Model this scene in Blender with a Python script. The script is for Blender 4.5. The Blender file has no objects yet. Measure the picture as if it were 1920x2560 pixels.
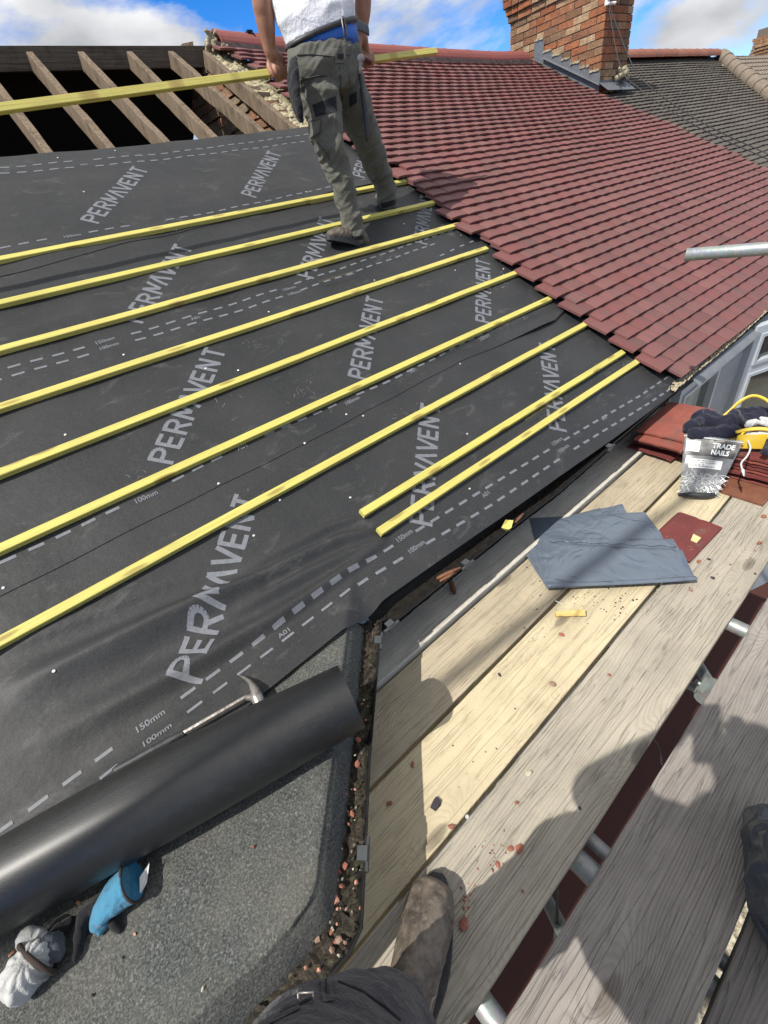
import bpy, bmesh, math, random
import numpy as np
from mathutils import Vector, Matrix, noise
random.seed(7)
SC = bpy.context.scene
COL = SC.collection
# ------------------------------------------------------------------ camera
F = 1072.458; PIT = math.radians(30.1293); H = 1.31; D = 1.352; KS = D/1.47
RR = ((0.75126088, -0.63980007, -0.1620585), (-0.4854844, -0.36935246, -0.7923911), (0.44711518, 0.67396931, -0.58809301))
R0, R1, R2 = Vector(RR[0]), Vector(RR[1]), Vector(RR[2])
CAM = Vector((0, 0, H))
cd = bpy.data.cameras.new('camera'); cam = bpy.data.objects.new('camera', cd); COL.objects.link(cam)
cd.sensor_fit = 'VERTICAL'; cd.sensor_height = 36; cd.lens = F/2560*36; cd.clip_start = .02; cd.clip_end = 2000
mw = Matrix.Identity(4)
for i in range(3):
    mw[i][0] = R0[i]; mw[i][1] = -R1[i]; mw[i][2] = -R2[i]; mw[i][3] = CAM[i]
cam.matrix_world = mw; SC.camera = cam
# ------------------------------------------------------------------ sky and sun
SHX, SHY = .72, .02                                   # shadow offset per metre of drop
sdir = Vector((-SHX, -SHY, 1)).normalized()           # towards the sun
SEL = math.asin(sdir.z); SAZ = math.atan2(sdir.x, sdir.y)
w = bpy.data.worlds.new("World"); SC.world = w; w.use_nodes = True
nt = w.node_tree; nt.nodes.clear()
def wn(t, **k):
    n = nt.nodes.new(t)
    for a, b in k.items(): setattr(n, a, b)
    return n
wo = wn('ShaderNodeOutputWorld'); bgn = wn('ShaderNodeBackground'); sky = wn('ShaderNodeTexSky', sky_type='NISHITA')
sky.sun_disc = False; sky.sun_elevation = SEL; sky.sun_rotation = SAZ; sky.air_density = 1.0; sky.dust_density = 0.0; sky.ozone_density = 3.0
tc = wn('ShaderNodeTexCoord'); mp = wn('ShaderNodeMapping'); mp.inputs['Scale'].default_value = (1, 1, 2.2); mp.inputs['Location'].default_value = (1.2, 4.7, .1)
n1 = wn('ShaderNodeTexNoise'); n1.inputs['Scale'].default_value = 2.3; n1.inputs['Detail'].default_value = 9; n1.inputs['Roughness'].default_value = .58; n1.inputs['Distortion'].default_value = .25
cr = wn('ShaderNodeValToRGB'); cr.color_ramp.elements[0].position = .475; cr.color_ramp.elements[1].position = .575
n2 = wn('ShaderNodeTexNoise'); n2.inputs['Scale'].default_value = 5; n2.inputs['Detail'].default_value = 6
cr2 = wn('ShaderNodeValToRGB'); cr2.color_ramp.elements[0].color = (3.0, 3.15, 3.4, 1); cr2.color_ramp.elements[1].color = (7.4, 7.4, 7.5, 1); cr2.color_ramp.elements[0].position = .3; cr2.color_ramp.elements[1].position = .7
mx = wn('ShaderNodeMixRGB')
hs = wn('ShaderNodeHueSaturation'); hs.inputs['Saturation'].default_value = 1.45; hs.inputs['Value'].default_value = 1.0
L = nt.links.new
L(tc.outputs['Generated'], mp.inputs['Vector']); L(mp.outputs[0], n1.inputs['Vector']); L(mp.outputs[0], n2.inputs['Vector'])
spz = wn('ShaderNodeSeparateXYZ'); L(tc.outputs['Generated'], spz.inputs[0])
mz = wn('ShaderNodeMath', operation='MULTIPLY_ADD'); mz.use_clamp = True; L(spz.outputs[2], mz.inputs[0]); mz.inputs[1].default_value = .55; mz.inputs[2].default_value = -.14
ma = wn('ShaderNodeMath', operation='ADD'); L(n1.outputs['Fac'], ma.inputs[0]); L(mz.outputs[0], ma.inputs[1]); L(ma.outputs[0], cr.inputs[0]); L(n2.outputs['Fac'], cr2.inputs[0]); L(sky.outputs[0], hs.inputs['Color'])
mt_ = wn('ShaderNodeMixRGB', blend_type='MULTIPLY'); mt_.inputs[0].default_value = 1; mt_.inputs[2].default_value = (.86, .97, 1.30, 1)
L(hs.outputs[0], mt_.inputs[1]); L(cr.outputs[0], mx.inputs[0]); L(mt_.outputs[0], mx.inputs[1]); L(cr2.outputs[0], mx.inputs[2])
L(mx.outputs[0], bgn.inputs[0]); bgn.inputs[1].default_value = .125; L(bgn.outputs[0], wo.inputs[0])
ld = bpy.data.lights.new('sun', 'SUN'); ld.energy = 4.7; ld.angle = math.radians(.53); ld.color = (1, .955, .88)
sun = bpy.data.objects.new('sun', ld); COL.objects.link(sun); sun.rotation_euler = sdir.to_track_quat('Z', 'Y').to_euler()
SC.view_settings.view_transform = 'Standard'; SC.view_settings.look = 'None'; SC.view_settings.exposure = 0.15; SC.view_settings.gamma = 1
# ------------------------------------------------------------------ picture -> place helpers
def ray(x, y): return R0*(x-960) + R1*(y-1280) + R2*F
def onz(x, y, z=0.): r = ray(x, y); return CAM + r*((z-H)/r.z)
def ony(x, y, Y): r = ray(x, y); return CAM + r*(Y/r.y)
def onx(x, y, X): r = ray(x, y); return CAM + r*(X/r.x)
def old(x, y, z): return Vector((x*KS, y*KS, H-(H-z)*KS))       # survey point -> place
CP, SP = math.cos(PIT), math.sin(PIT)
NR = Vector((0, -SP, CP)); WR = Vector((0, CP, SP))
Z0 = H - D/CP
def zp(Y): return Z0 + Y*math.tan(PIT)
def onr(x, y, off=0.): r = ray(x, y); return CAM + r*(-(D-off)/NR.dot(r))
def RP(X, s, off=0.): return Vector((X, s*CP, Z0 + s*SP)) + NR*off
def XS(p): return p.x, p.y/CP
def hit(x, y, zf, t0=.3, t1=6.):
    r = ray(x, y).normalized(); t = t0; st = .02; pt = t0
    while t < t1:
        p = CAM + r*t
        if p.z <= zf(p.x, p.y):
            a, b = pt, t
            for _ in range(18):
                m = (a+b)/2; p = CAM + r*m
                if p.z <= zf(p.x, p.y): b = m
                else: a = m
            return CAM + r*b
        pt = t; t += st
    return CAM + r*t
def lerp(a, b, t): return a+(b-a)*t
def clamp(x, a=0., b=1.): return max(a, min(b, x))
def ss(a, b, x): t = clamp((x-a)/(b-a)); return t*t*(3-2*t)
# ------------------------------------------------------------------ mesh builder
class MB:
    def __init__(s): s.v = []; s.f = []; s.m = []; s.u = []; s.c = []; s.hasuv = False
    def vert(s, p): s.v.append(tuple(p)); return len(s.v)-1
    def face(s, ids, m=0, uv=None, c=0.):
        s.f.append(tuple(ids)); s.m.append(m); s.u.append(uv); s.c.append(c)
    def poly(s, pts, m=0, uv=None, c=0.): s.face([s.vert(p) for p in pts], m, uv, c)
    def box(s, c, sz, ax=None, m=0, col=None, jit=0.):
        c = Vector(c); ax = ax or (Vector((1, 0, 0)), Vector((0, 1, 0)), Vector((0, 0, 1)))
        col = random.random() if col is None else col
        q = []
        for k in (-.5, .5):
            for j in (-.5, .5):
                for i in (-.5, .5):
                    p = c + ax[0]*sz[0]*i + ax[1]*sz[1]*j + ax[2]*sz[2]*k
                    if jit: p = p + Vector([random.uniform(-jit, jit) for _ in range(3)])
                    q.append(s.vert(p))
        for a in ((0, 2, 3, 1), (4, 5, 7, 6), (0, 1, 5, 4), (2, 6, 7, 3), (0, 4, 6, 2), (1, 3, 7, 5)):
            s.face([q[i] for i in a], m, None, col)
    def loft(s, rings, m=0, cap=True, c=0., closed=True):
        idx = [[s.vert(p) for p in r] for r in rings]; n = len(rings[0])
        for a in range(len(idx)-1):
            for i in range(n if closed else n-1):
                j = (i+1) % n
                s.face((idx[a][i], idx[a][j], idx[a+1][j], idx[a+1][i]), m, None, c)
        if cap and closed: s.face(idx[0][::-1], m, None, c); s.face(idx[-1], m, None, c)
    def tube(s, pts, rad, n=12, m=0, cap=True, c=0., flat=1., up=None):
        pts = [Vector(p) for p in pts]
        if not hasattr(rad, '__len__'): rad = [rad]*len(pts)
        rings = []; prev = None
        for i, p in enumerate(pts):
            t = (pts[min(i+1, len(pts)-1)] - pts[max(i-1, 0)]).normalized()
            if prev is None:
                a = up or (Vector((0, 0, 1)) if abs(t.z) < .9 else Vector((1, 0, 0)))
                a = Vector(a); x = (a - t*a.dot(t)).normalized()
            else: x = (prev - t*prev.dot(t)).normalized()
            prev = x; y = t.cross(x)
            r = rad[i]
            rx, ry = (r if hasattr(r, '__len__') else (r*flat, r))
            rings.append([p + x*math.cos(2*math.pi*k/n)*rx + y*math.sin(2*math.pi*k/n)*ry for k in range(n)])
        s.loft(rings, m, cap, c)
    def limb(s, pts, rad, n=16, sub=4, m=0, flat=1., up=None):
        """smooth tapered limb with rounded ends"""
        pts = [Vector(p) for p in pts]; P = []; Rr = []
        rd = [r if hasattr(r, '__len__') else (r*flat, r) for r in rad]
        for i in range(len(pts)-1):
            p0 = pts[max(i-1, 0)]; p1 = pts[i]; p2 = pts[i+1]; p3 = pts[min(i+2, len(pts)-1)]
            for k in range(sub):
                t = k/sub
                P.append(.5*((2*p1)+(-p0+p2)*t+(2*p0-5*p1+4*p2-p3)*t*t+(-p0+3*p1-3*p2+p3)*t**3))
                e = t*t*(3-2*t)
                Rr.append((lerp(rd[i][0], rd[i+1][0], e), lerp(rd[i][1], rd[i+1][1], e)))
        P.append(pts[-1]); Rr.append(rd[-1])
        d0 = (P[0]-P[1]).normalized(); d1 = (P[-1]-P[-2]).normalized()
        pre = []; post = []
        for a in (85, 60, 35):
            q = math.radians(a); mr = min(Rr[0]); pre.append((P[0]+d0*mr*math.sin(q), (Rr[0][0]*math.cos(q), Rr[0][1]*math.cos(q))))
        for a in (35, 60, 85):
            q = math.radians(a); mr = min(Rr[-1]); post.append((P[-1]+d1*mr*math.sin(q), (Rr[-1][0]*math.cos(q), Rr[-1][1]*math.cos(q))))
        P = [p for p, _ in pre]+P+[p for p, _ in post]; Rr = [r for _, r in pre]+Rr+[r for _, r in post]
        s.tube(P, Rr, n, m, True, 0., 1., up)
    def build(s, name, mats, parent=None, smooth=False, auto=None):
        me = bpy.data.meshes.new(name); me.from_pydata(s.v, [], s.f)
        if not isinstance(mats, (list, tuple)): mats = [mats]
        for m in mats: me.materials.append(m)
        me.polygons.foreach_set('material_index', s.m)
        if any(u is not None for u in s.u):
            uvl = me.uv_layers.new(name='UVMap'); k = 0
            for fi, f in enumerate(s.f):
                u = s.u[fi]
                for i in range(len(f)):
                    uvl.data[k].uv = u[i] if u else (0, 0)
                    k += 1
        if any(s.c):
            at = me.attributes.new('rnd', 'FLOAT', 'FACE'); at.data.foreach_set('value', s.c)
        if smooth: me.polygons.foreach_set('use_smooth', [True]*len(s.f))
        me.update()
        return link(name, me, parent, auto)
def link(name, me, parent=None, auto=None):
    o = bpy.data.objects.new(name, me); COL.objects.link(o)
    if parent: o.parent = parent
    if auto is not None:
        try: me.set_sharp_from_angle(angle=math.radians(auto))
        except Exception: pass
    return o
def tag(o, label=None, cat=None, group=None, kind=None):
    if label: o['label'] = label
    if cat: o['category'] = cat
    if group: o['group'] = group
    if kind: o['kind'] = kind
    return o
def thing(name, label, cat, group=None, kind=None):
    o = bpy.data.objects.new(name, None); COL.objects.link(o); o.empty_display_size = .1
    return tag(o, label, cat, group, kind)
def settle(root):
    """move a thing's Empty to the base of its parts, the parts staying where they are"""
    pts = []
    def walk(o):
        if o.type == 'MESH': pts.extend(o.data.vertices[i].co for i in range(0, len(o.data.vertices), max(1, len(o.data.vertices)//200)))
        for c in o.children: walk(c)
    walk(root)
    if not pts: return
    b = Vector((sum(p.x for p in pts)/len(pts), sum(p.y for p in pts)/len(pts), min(p.z for p in pts)))
    root.location = b
    for c in root.children: c.location = -b
def center(o):
    me = o.data; n = len(me.vertices)
    b = Vector((sum(v.co.x for v in me.vertices)/n, sum(v.co.y for v in me.vertices)/n, min(v.co.z for v in me.vertices)))
    me.transform(Matrix.Translation(-b)); o.location = b
    return o
def fuse(name, mb, mats, voxel=.006, smooth=4, parent=None, disp=None, decim=None):
    """one continuous surface grown over several closed shapes"""
    t = mb.build('tmp', mats); 
    r = t.modifiers.new('r', 'REMESH'); r.mode = 'VOXEL'; r.voxel_size = voxel
    if smooth:
        q = t.modifiers.new('s', 'SMOOTH'); q.iterations = smooth; q.factor = .6
    if decim:
        q = t.modifiers.new('d', 'DECIMATE'); q.ratio = decim
    dg = bpy.context.evaluated_depsgraph_get(); dg.update()
    me = bpy.data.meshes.new_from_object(t.evaluated_get(dg))
    om = t.data; bpy.data.objects.remove(t); bpy.data.meshes.remove(om)
    me.name = name; me.materials.clear()
    for m in (mats if isinstance(mats, (list, tuple)) else [mats]): me.materials.append(m)
    n = len(me.polygons); me.polygons.foreach_set('use_smooth', [True]*n); me.polygons.foreach_set('material_index', [0]*n)
    if disp:
        nrm = [v.normal.copy() for v in me.vertices]
        for v, nn in zip(me.vertices, nrm): v.co = v.co + nn*disp(v.co, nn)
        me.update()
    return link(name, me, parent)
def crumple(seed, amp, sc, aniso=(1, 1, 1)):
    o = Vector((seed*3.1, seed*7.7, seed*1.3))
    def f(p, n):
        q = Vector((p.x*aniso[0], p.y*aniso[1], p.z*aniso[2]))*sc + o
        a = 1-abs(noise.noise(q))*2.2; b = 1-abs(noise.noise(q*2.1+o))*2.2
        return amp*(a*.7+b*.3-.45)
    return f
# ------------------------------------------------------------------ materials
def newmat(name):
    m = bpy.data.materials.new(name); m.use_nodes = True; t = m.node_tree; t.nodes.clear()
    out = t.nodes.new('ShaderNodeOutputMaterial'); p = t.nodes.new('ShaderNodeBsdfPrincipled'); t.links.new(p.outputs[0], out.inputs[0])
    return m, t, p
class NT:
    def __init__(s, t): s.t = t
    def n(s, typ, ins=None, **k):
        nd = s.t.nodes.new(typ)
        for a, b in k.items(): setattr(nd, a, b)
        for a, b in (ins or {}).items():
            if isinstance(b, bpy.types.NodeSocket): s.t.links.new(b, nd.inputs[a])
            else: nd.inputs[a].default_value = b
        return nd
    def math(s, op, a, b=0., c=None):
        i = {0: a, 1: b}
        if c is not None: i[2] = c
        return s.n('ShaderNodeMath', i, operation=op).outputs[0]
    def ramp(s, f, stops):
        r = s.n('ShaderNodeValToRGB', {0: f}); e = r.color_ramp.elements
        while len(e) < len(stops): e.new(.5)
        for i, (p, c) in enumerate(stops):
            e[i].position = p; e[i].color = (c, c, c, 1) if not hasattr(c, '__len__') else (*c, 1)
        return r.outputs[0]
    def noise(s, vec, scale, detail=4, rough=.5, dist=0.):
        return s.n('ShaderNodeTexNoise', {'Vector': vec, 'Scale': scale, 'Detail': detail, 'Roughness': rough, 'Distortion': dist}).outputs['Fac']
    def mix(s, f, a, b, mode='MIX'):
        def c(x): return x if isinstance(x, bpy.types.NodeSocket) else (*x, 1)
        n = s.n('ShaderNodeMixRGB', {1: c(a), 2: c(b)}, blend_type=mode)
        if isinstance(f, bpy.types.NodeSocket): s.t.links.new(f, n.inputs[0])
        else: n.inputs[0].default_value = f
        return n.outputs[0]
    def map(s, vec, scale=(1, 1, 1), loc=(0, 0, 0), rot=(0, 0, 0)):
        return s.n('ShaderNodeMapping', {'Vector': vec, 'Scale': scale, 'Location': loc, 'Rotation': rot}).outputs[0]
    def bump(s, h, dist, strength=1., normal=None):
        i = {'Height': h, 'Distance': dist, 'Strength': strength}
        if normal is not None: i['Normal'] = normal
        return s.n('ShaderNodeBump', i).outputs[0]
    def obj(s): return s.n('ShaderNodeTexCoord').outputs['Object']
    def geo(s): return s.n('ShaderNodeNewGeometry').outputs['Position']
    def rnd(s): return s.n('ShaderNodeAttribute', attribute_name='rnd').outputs['Fac']
def plain(name, base, rough=.6, metal=0., var=.25, scale=20, bump=.0, bscale=60, spec=.5, base2=None, sheen=0., stretch=(1, 1, 1), coat=0.):
    m, t, p = newmat(name); N = NT(t); g = N.map(N.geo(), stretch)
    f = N.ramp(N.noise(g, scale, 6, .6), [(.3, 0.), (.7, 1.)])
    b2 = base2 or tuple(c*(1-var) for c in base)
    t.links.new(N.mix(f, base, b2), p.inputs['Base Color'])
    p.inputs['Roughness'].default_value = rough; p.inputs['Metallic'].default_value = metal; p.inputs['Specular IOR Level'].default_value = spec
    if sheen: p.inputs['Sheen Weight'].default_value = sheen
    if coat: p.inputs['Coat Weight'].default_value = coat
    if bump: t.links.new(N.bump(N.noise(g, bscale, 5, .6), bump), p.inputs['Normal'])
    return m
# breather membrane: matt dark fabric, mottled, scuffed and dusty
def mk_membrane():
    m, t, p = newmat('membrane fabric'); N = NT(t); g = N.geo()
    a = N.noise(g, 3.2, 8, .6); b = N.noise(g, 260, 2, .6)
    c = N.mix(N.ramp(a, [(.3, 0.), (.72, 1.)]), (.016, .017, .018), (.033, .033, .034))
    c = N.mix(N.ramp(b, [(.35, 0.), (.75, .35)]), c, (.085, .087, .088))
    dust = N.ramp(N.noise(N.map(g, (1, 2.2, 1)), 6.5, 10, .72, .8), [(.57, 0.), (.76, .6)])
    c = N.mix(dust, c, (.13, .13, .125))
    spk = N.ramp(N.n('ShaderNodeTexVoronoi', {'Vector': g, 'Scale': 24.}).outputs['Distance'], [(.0, .9), (.035, 0.)])
    c = N.mix(spk, c, (.3, .29, .27))
    t.links.new(c, p.inputs['Base Color']); p.inputs['Roughness'].default_value = .55; p.inputs['Specular IOR Level'].default_value = .32
    h = N.math('ADD', N.math('MULTIPLY', N.noise(g, 9, 4, .55), 1.), N.math('MULTIPLY', N.noise(g, 420, 2), .05))
    t.links.new(N.bump(h, .0045), p.inputs['Normal'])
    return m
def mk_print():
    m, t, p = newmat('grey ink'); N = NT(t); g = N.geo()
    c = N.mix(N.ramp(N.noise(g, 90, 5, .7), [(.35, 0.), (.75, .75)]), (.185, .192, .215), (.10, .105, .118))
    t.links.new(c, p.inputs['Base Color']); p.inputs['Roughness'].default_value = .6
    return m
def mk_roll():
    m, t, p = newmat('woven black underside'); N = NT(t); uv = N.n('ShaderNodeTexCoord').outputs['UV']
    w1 = N.n('ShaderNodeTexWave', {'Vector': uv, 'Scale': 55.}, bands_direction='X').outputs['Fac']
    w2 = N.n('ShaderNodeTexWave', {'Vector': uv, 'Scale': 55.}, bands_direction='Y').outputs['Fac']
    g = N.geo(); c = N.mix(N.noise(g, 6, 7, .65), (.006, .007, .008), (.016, .017, .018))
    c = N.mix(N.ramp(N.noise(g, 40, 6, .7), [(.5, 0.), (.8, .25)]), c, (.07, .07, .066))
    t.links.new(c, p.inputs['Base Color']); p.inputs['Roughness'].default_value = .5; p.inputs['Specular IOR Level'].default_value = .35; p.inputs['Coat Weight'].default_value = .6; p.inputs['Coat Roughness'].default_value = .36
    h = N.math('ADD', N.math('MULTIPLY', N.noise(g, 520, 1), .8), N.math('MULTIPLY', N.noise(g, 12, 4), 1.5))
    t.links.new(N.bump(h, .0016, .8), p.inputs['Normal'])
    return m
def mk_batten(name='yellow treated softwood', a=(.50, .45, .085), b=(.68, .62, .17), ax=0):
    m, t, p = newmat(name); N = NT(t); oi = N.n('ShaderNodeObjectInfo').outputs['Random']; g = N.map(N.obj(), loc=(0, 0, 0)); ad = N.n('ShaderNodeVectorMath', {0: g}, operation='ADD'); cb = N.n('ShaderNodeCombineXYZ', {0: N.math('MULTIPLY', oi, 37.), 1: N.math('MULTIPLY', oi, 5.)}); t.links.new(cb.outputs[0], ad.inputs[1]); g = ad.outputs[0]
    gr = N.noise(N.map(g, (1.2, 60, 60)), 2.4, 6, .6, .3)
    c = N.mix(gr, a, b)
    c = N.mix(N.ramp(N.noise(N.map(g, (4, 25, 25)), 1.6, 5, .6), [(.55, 0.), (.8, .5)]), c, (.60, .49, .12))
    kn = N.n('ShaderNodeTexVoronoi', {'Vector': N.map(g, (3.4, 17, 0)), 'Scale': 1.}, voronoi_dimensions='2D').outputs['Distance']
    c = N.mix(N.ramp(N.noise(N.map(g, (2.5, 110, 110)), 2., 3, .6), [(.48, 0.), (.6, .45)]), c, (.40, .345, .09))
    c = N.mix(N.ramp(kn, [(.05, .9), (.11, .6), (.15, 0.)]), c, (.27, .19, .04))
    c = N.mix(N.math('MULTIPLY', oi, .35), c, (.62, .50, .16)); c = N.mix(N.ramp(N.noise(N.map(g, (1, 1, 1)), 3.1, 6, .7), [(.5, 0.), (.72, .4)]), c, (.40, .33, .09))
    t.links.new(c, p.inputs['Base Color']); p.inputs['Roughness'].default_value = .62
    t.links.new(N.bump(N.noise(N.map(g, (3, 160, 160)), 2, 4), .0012), p.inputs['Normal'])
    return m
def mk_board(seed, tone, grey, rg_=1.):
    """weathered scaffold board: grain along X that bends round knots, stains, cracks"""
    m, t, p = newmat('scaffold board timber %d' % seed); N = NT(t); g0 = N.map(N.geo(), loc=(seed*3.7, seed*.613, 0))
    sep = N.n('ShaderNodeSeparateXYZ', {0: g0})
    kv = N.n('ShaderNodeTexVoronoi', {'Vector': N.map(g0, (1.5, 4.4, 0)), 'Scale': 1., 'Randomness': .95}, voronoi_dimensions='2D')
    kd = kv.outputs['Distance']
    push = N.math('MULTIPLY', N.math('POWER', 2.718, N.math('MULTIPLY', N.math('POWER', kd, 2.), -30.)), .55)
    y = N.math('ADD', N.math('MULTIPLY', sep.outputs[1], 7.5), push)
    y = N.math('ADD', y, N.math('MULTIPLY', N.noise(N.map(g0, (.9, 4, 0)), 1.3, 3, .5), .9))
    ph = N.math('MULTIPLY', y, 105.)
    rings = N.math('MULTIPLY', N.math('ADD', N.math('SINE', ph), 1.), .5)
    fine = N.noise(N.map(g0, (5, 170, 1)), 2., 5, .65)
    broad = N.noise(N.map(g0, (1., 9, 1)), 2., 6, .6)
    blot = N.noise(g0, 5.5, 9, .68)
    lite = tuple(c*1.22 for c in tone); grey = tuple(c*1.2 for c in grey); dark = tuple(c*.5 for c in grey)
    c = N.mix(N.ramp(broad, [(.3, 0.), (.7, 1.)]), lite, grey)
    c = N.mix(N.math('MULTIPLY', N.math('MULTIPLY', N.math('POWER', rings, 2.), N.noise(N.map(g0, (1, 3, 1)), 2.2, 4)), .36*rg_), c, dark)
    c = N.mix(N.math('MULTIPLY', N.ramp(fine, [(.42, 0.), (.8, 1.)]), .20*rg_), c, dark)
    c = N.mix(N.ramp(blot, [(.45, 0.), (.72, .55)]), c, tuple(x*.6 for x in grey))
    c = N.mix(N.ramp(N.noise(g0, 85, 4, .7), [(.62, 0.), (.74, .5)]), c, (.10, .085, .065))
    c = N.mix(N.ramp(kd, [(.0, .8), (.055, .55), (.075, .0)]), c, (.115, .095, .075))
    t.links.new(c, p.inputs['Base Color']); p.inputs['Roughness'].default_value = .82; p.inputs['Specular IOR Level'].default_value = .2
    c = N.mix(N.ramp(N.noise(g0, 16, 9, .75, .6), [(.5, 0.), (.68, .5)]), c, tuple(x*1.12 for x in lite))
    c = N.mix(N.ramp(N.noise(N.map(g0, (1, 3.2, 1)), 3.4, 9, .72, .4), [(.54, 0.), (.66, .5)]), c, tuple(x*.5 for x in grey))
    c = N.mix(N.ramp(N.noise(N.map(g0, (1.1, 26, 1)), 1.7, 3, .5), [(.494, 0.), (.5, .8), (.506, 0.)]), c, tuple(x*.3 for x in grey))
    h = N.math('SUBTRACT', N.math('MULTIPLY', fine, -.7), N.math('MULTIPLY', N.math('POWER', rings, 3.), .5))
    crack = N.ramp(N.noise(N.map(g0, (1.1, 26, 1)), 1.7, 3, .5), [(.488, 0.), (.5, 1.), (.512, 0.)])
    h = N.math('SUBTRACT', h, N.math('MULTIPLY', crack, .9))
    t.links.new(N.bump(h, .0012+.0008*rg_), p.inputs['Normal'])
    return m
def mk_oldwood(name, a, b, st=(40, 40, 1.5)):
    m, t, p = newmat(name); N = NT(t); g = N.obj()
    gr = N.noise(N.map(g, st), 1.5, 6, .6, .4)
    c = N.mix(N.ramp(gr, [(.3, 0.), (.7, 1.)]), a, b)
    c = N.mix(N.ramp(N.noise(g, 7, 8, .7), [(.5, 0.), (.7, .75)]), c, tuple(x*.4 for x in a))
    c = N.mix(N.ramp(N.noise(g, 60, 4, .7), [(.6, 0.), (.75, .6)]), c, tuple(x*.25 for x in a))
    t.links.new(c, p.inputs['Base Color']); p.inputs['Roughness'].default_value = .85; p.inputs['Specular IOR Level'].default_value = .2
    t.links.new(N.bump(gr, .006), p.inputs['Normal'])
    return m
def mk_tile(name, cols, dark, spots, rough=.8, lichen=None):
    m, t, p = newmat(name); N = NT(t); uv = N.n('ShaderNodeTexCoord').outputs['UV']; g = N.geo()
    r = N.rnd()
    c = N.ramp(r, [(i/(len(cols)-1), k) for i, k in enumerate(cols)])
    band = N.noise(N.map(uv, (9., 1.3, 1)), 1.7, 3, .5)
    c = N.mix(N.ramp(band, [(.52, 0.), (.66, .62)]), c, dark)
    c = N.mix(N.ramp(N.noise(g, 260, 3, .7), [(.45, 0.), (.8, .45)]), c, tuple(k*1.5 for k in cols[-1]))
    c = N.mix(N.ramp(N.noise(g, 2.2, 6, .6), [(.4, 0.), (.8, .35)]), c, dark)
    if lichen:
        c = N.mix(N.ramp(N.noise(g, 3.1, 8, .7), [(.47, 0.), (.63, .8)]), c, lichen)
        c = N.mix(N.ramp(N.noise(g, 46, 5, .7), [(.6, 0.), (.68, .7)]), c, (.27, .26, .2))
    v = N.n('ShaderNodeTexVoronoi', {'Vector': g, 'Scale': spots}).outputs['Distance']
    c = N.mix(N.ramp(v, [(.0, .8), (.03, 0.)]), c, (.45, .4, .34))
    t.links.new(c, p.inputs['Base Color']); p.inputs['Roughness'].default_value = rough; p.inputs['Specular IOR Level'].default_value = .3
    t.links.new(N.bump(N.noise(g, 420, 3, .7), .0016), p.inputs['Normal'])
    return m
def mk_brick(name, stops, rough=.9):
    m, t, p = newmat(name); N = NT(t); g = N.geo()
    c = N.ramp(N.rnd(), stops)
    c = N.mix(N.ramp(N.noise(g, 18, 7, .7), [(.42, 0.), (.75, .75)]), c, (.09, .07, .055))
    c = N.mix(N.ramp(N.noise(g, 60, 4, .7), [(.6, 0.), (.75, .5)]), c, (.5, .36, .24))
    t.links.new(c, p.inputs['Base Color']); p.inputs['Roughness'].default_value = rough; p.inputs['Specular IOR Level'].default_value = .15
    t.links.new(N.bump(N.noise(g, 55, 6, .7), .012), p.inputs['Normal'])
    return m
def mk_felt():
    m, t, p = newmat('mineral roofing felt'); N = NT(t); g = N.geo()
    s = N.noise(g, 210, 3, .8); s2 = N.noise(g, 75, 3, .7)
    c = N.ramp(s, [(.34, (.022, .025, .024)), (.5, (.085, .089, .085)), (.64, (.19, .195, .185)), (.76, (.42, .42, .40))])
    c = N.mix(N.ramp(s2, [(.4, 0.), (.7, .5)]), c, (.07, .082, .078))
    d = N.ramp(N.noise(g, 4.3, 8, .65), [(.42, 0.), (.68, .75)])
    c = N.mix(d, c, N.mix(.5, c, (.19, .175, .14)))
    c = N.mix(N.ramp(N.noise(N.map(g, loc=(5, 2, 0)), 26, 8, .75), [(.62, 0.), (.72, .6)]), c, (.33, .32, .29))
    t.links.new(c, p.inputs['Base Color']); p.inputs['Roughness'].default_value = .85; p.inputs['Specular IOR Level'].default_value = .25
    h = N.math('ADD', s, N.math('MULTIPLY', N.noise(g, 14, 5), 2.5)); t.links.new(N.bump(h, .004), p.inputs['Normal'])
    return m
def mk_soil():
    m, t, p = newmat('moss and grit'); N = NT(t); g = N.geo()
    c = N.ramp(N.noise(g, 75, 8, .75), [(.35, (.012, .010, .007)), (.5, (.045, .036, .026)), (.62, (.11, .088, .06)), (.75, (.25, .21, .15))])
    c = N.mix(N.ramp(N.noise(g, 9, 4), [(.5, 0.), (.7, .5)]), c, (.06, .065, .03))
    t.links.new(c, p.inputs['Base Color']); p.inputs['Roughness'].default_value = .95
    t.links.new(N.bump(N.noise(g, 110, 6, .7), .012), p.inputs['Normal'])
    return m
def mk_bag(name, base, rough=.22):
    m, t, p = newmat(name); N = NT(t); g = N.geo()
    c = N.mix(N.noise(g, 7, 4), base, tuple(x*.82 for x in base)); t.links.new(c, p.inputs['Base Color'])
    p.inputs['Roughness'].default_value = rough; p.inputs['Specular IOR Level'].default_value = .55
    w1 = N.n('ShaderNodeTexNoise', {'Vector': g, 'Scale': 9., 'Detail': 2., 'Distortion': .8}).outputs['Fac']
    h = N.math('ABSOLUTE', N.math('SUBTRACT', w1, .5)); t.links.new(N.bump(h, .022), p.inputs['Normal'])
    return m
def mk_glass(name='window glass', tint=(.02, .025, .025)):
    m, t, p = newmat(name); N = NT(t); g = N.geo()
    c = N.mix(N.noise(N.map(g, (9, 9, 1)), 1.5, 3), tint, (.10, .115, .105))
    t.links.new(c, p.inputs['Base Color']); p.inputs['Roughness'].default_value = .06; p.inputs['Specular IOR Level'].default_value = .7
    return m
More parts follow.
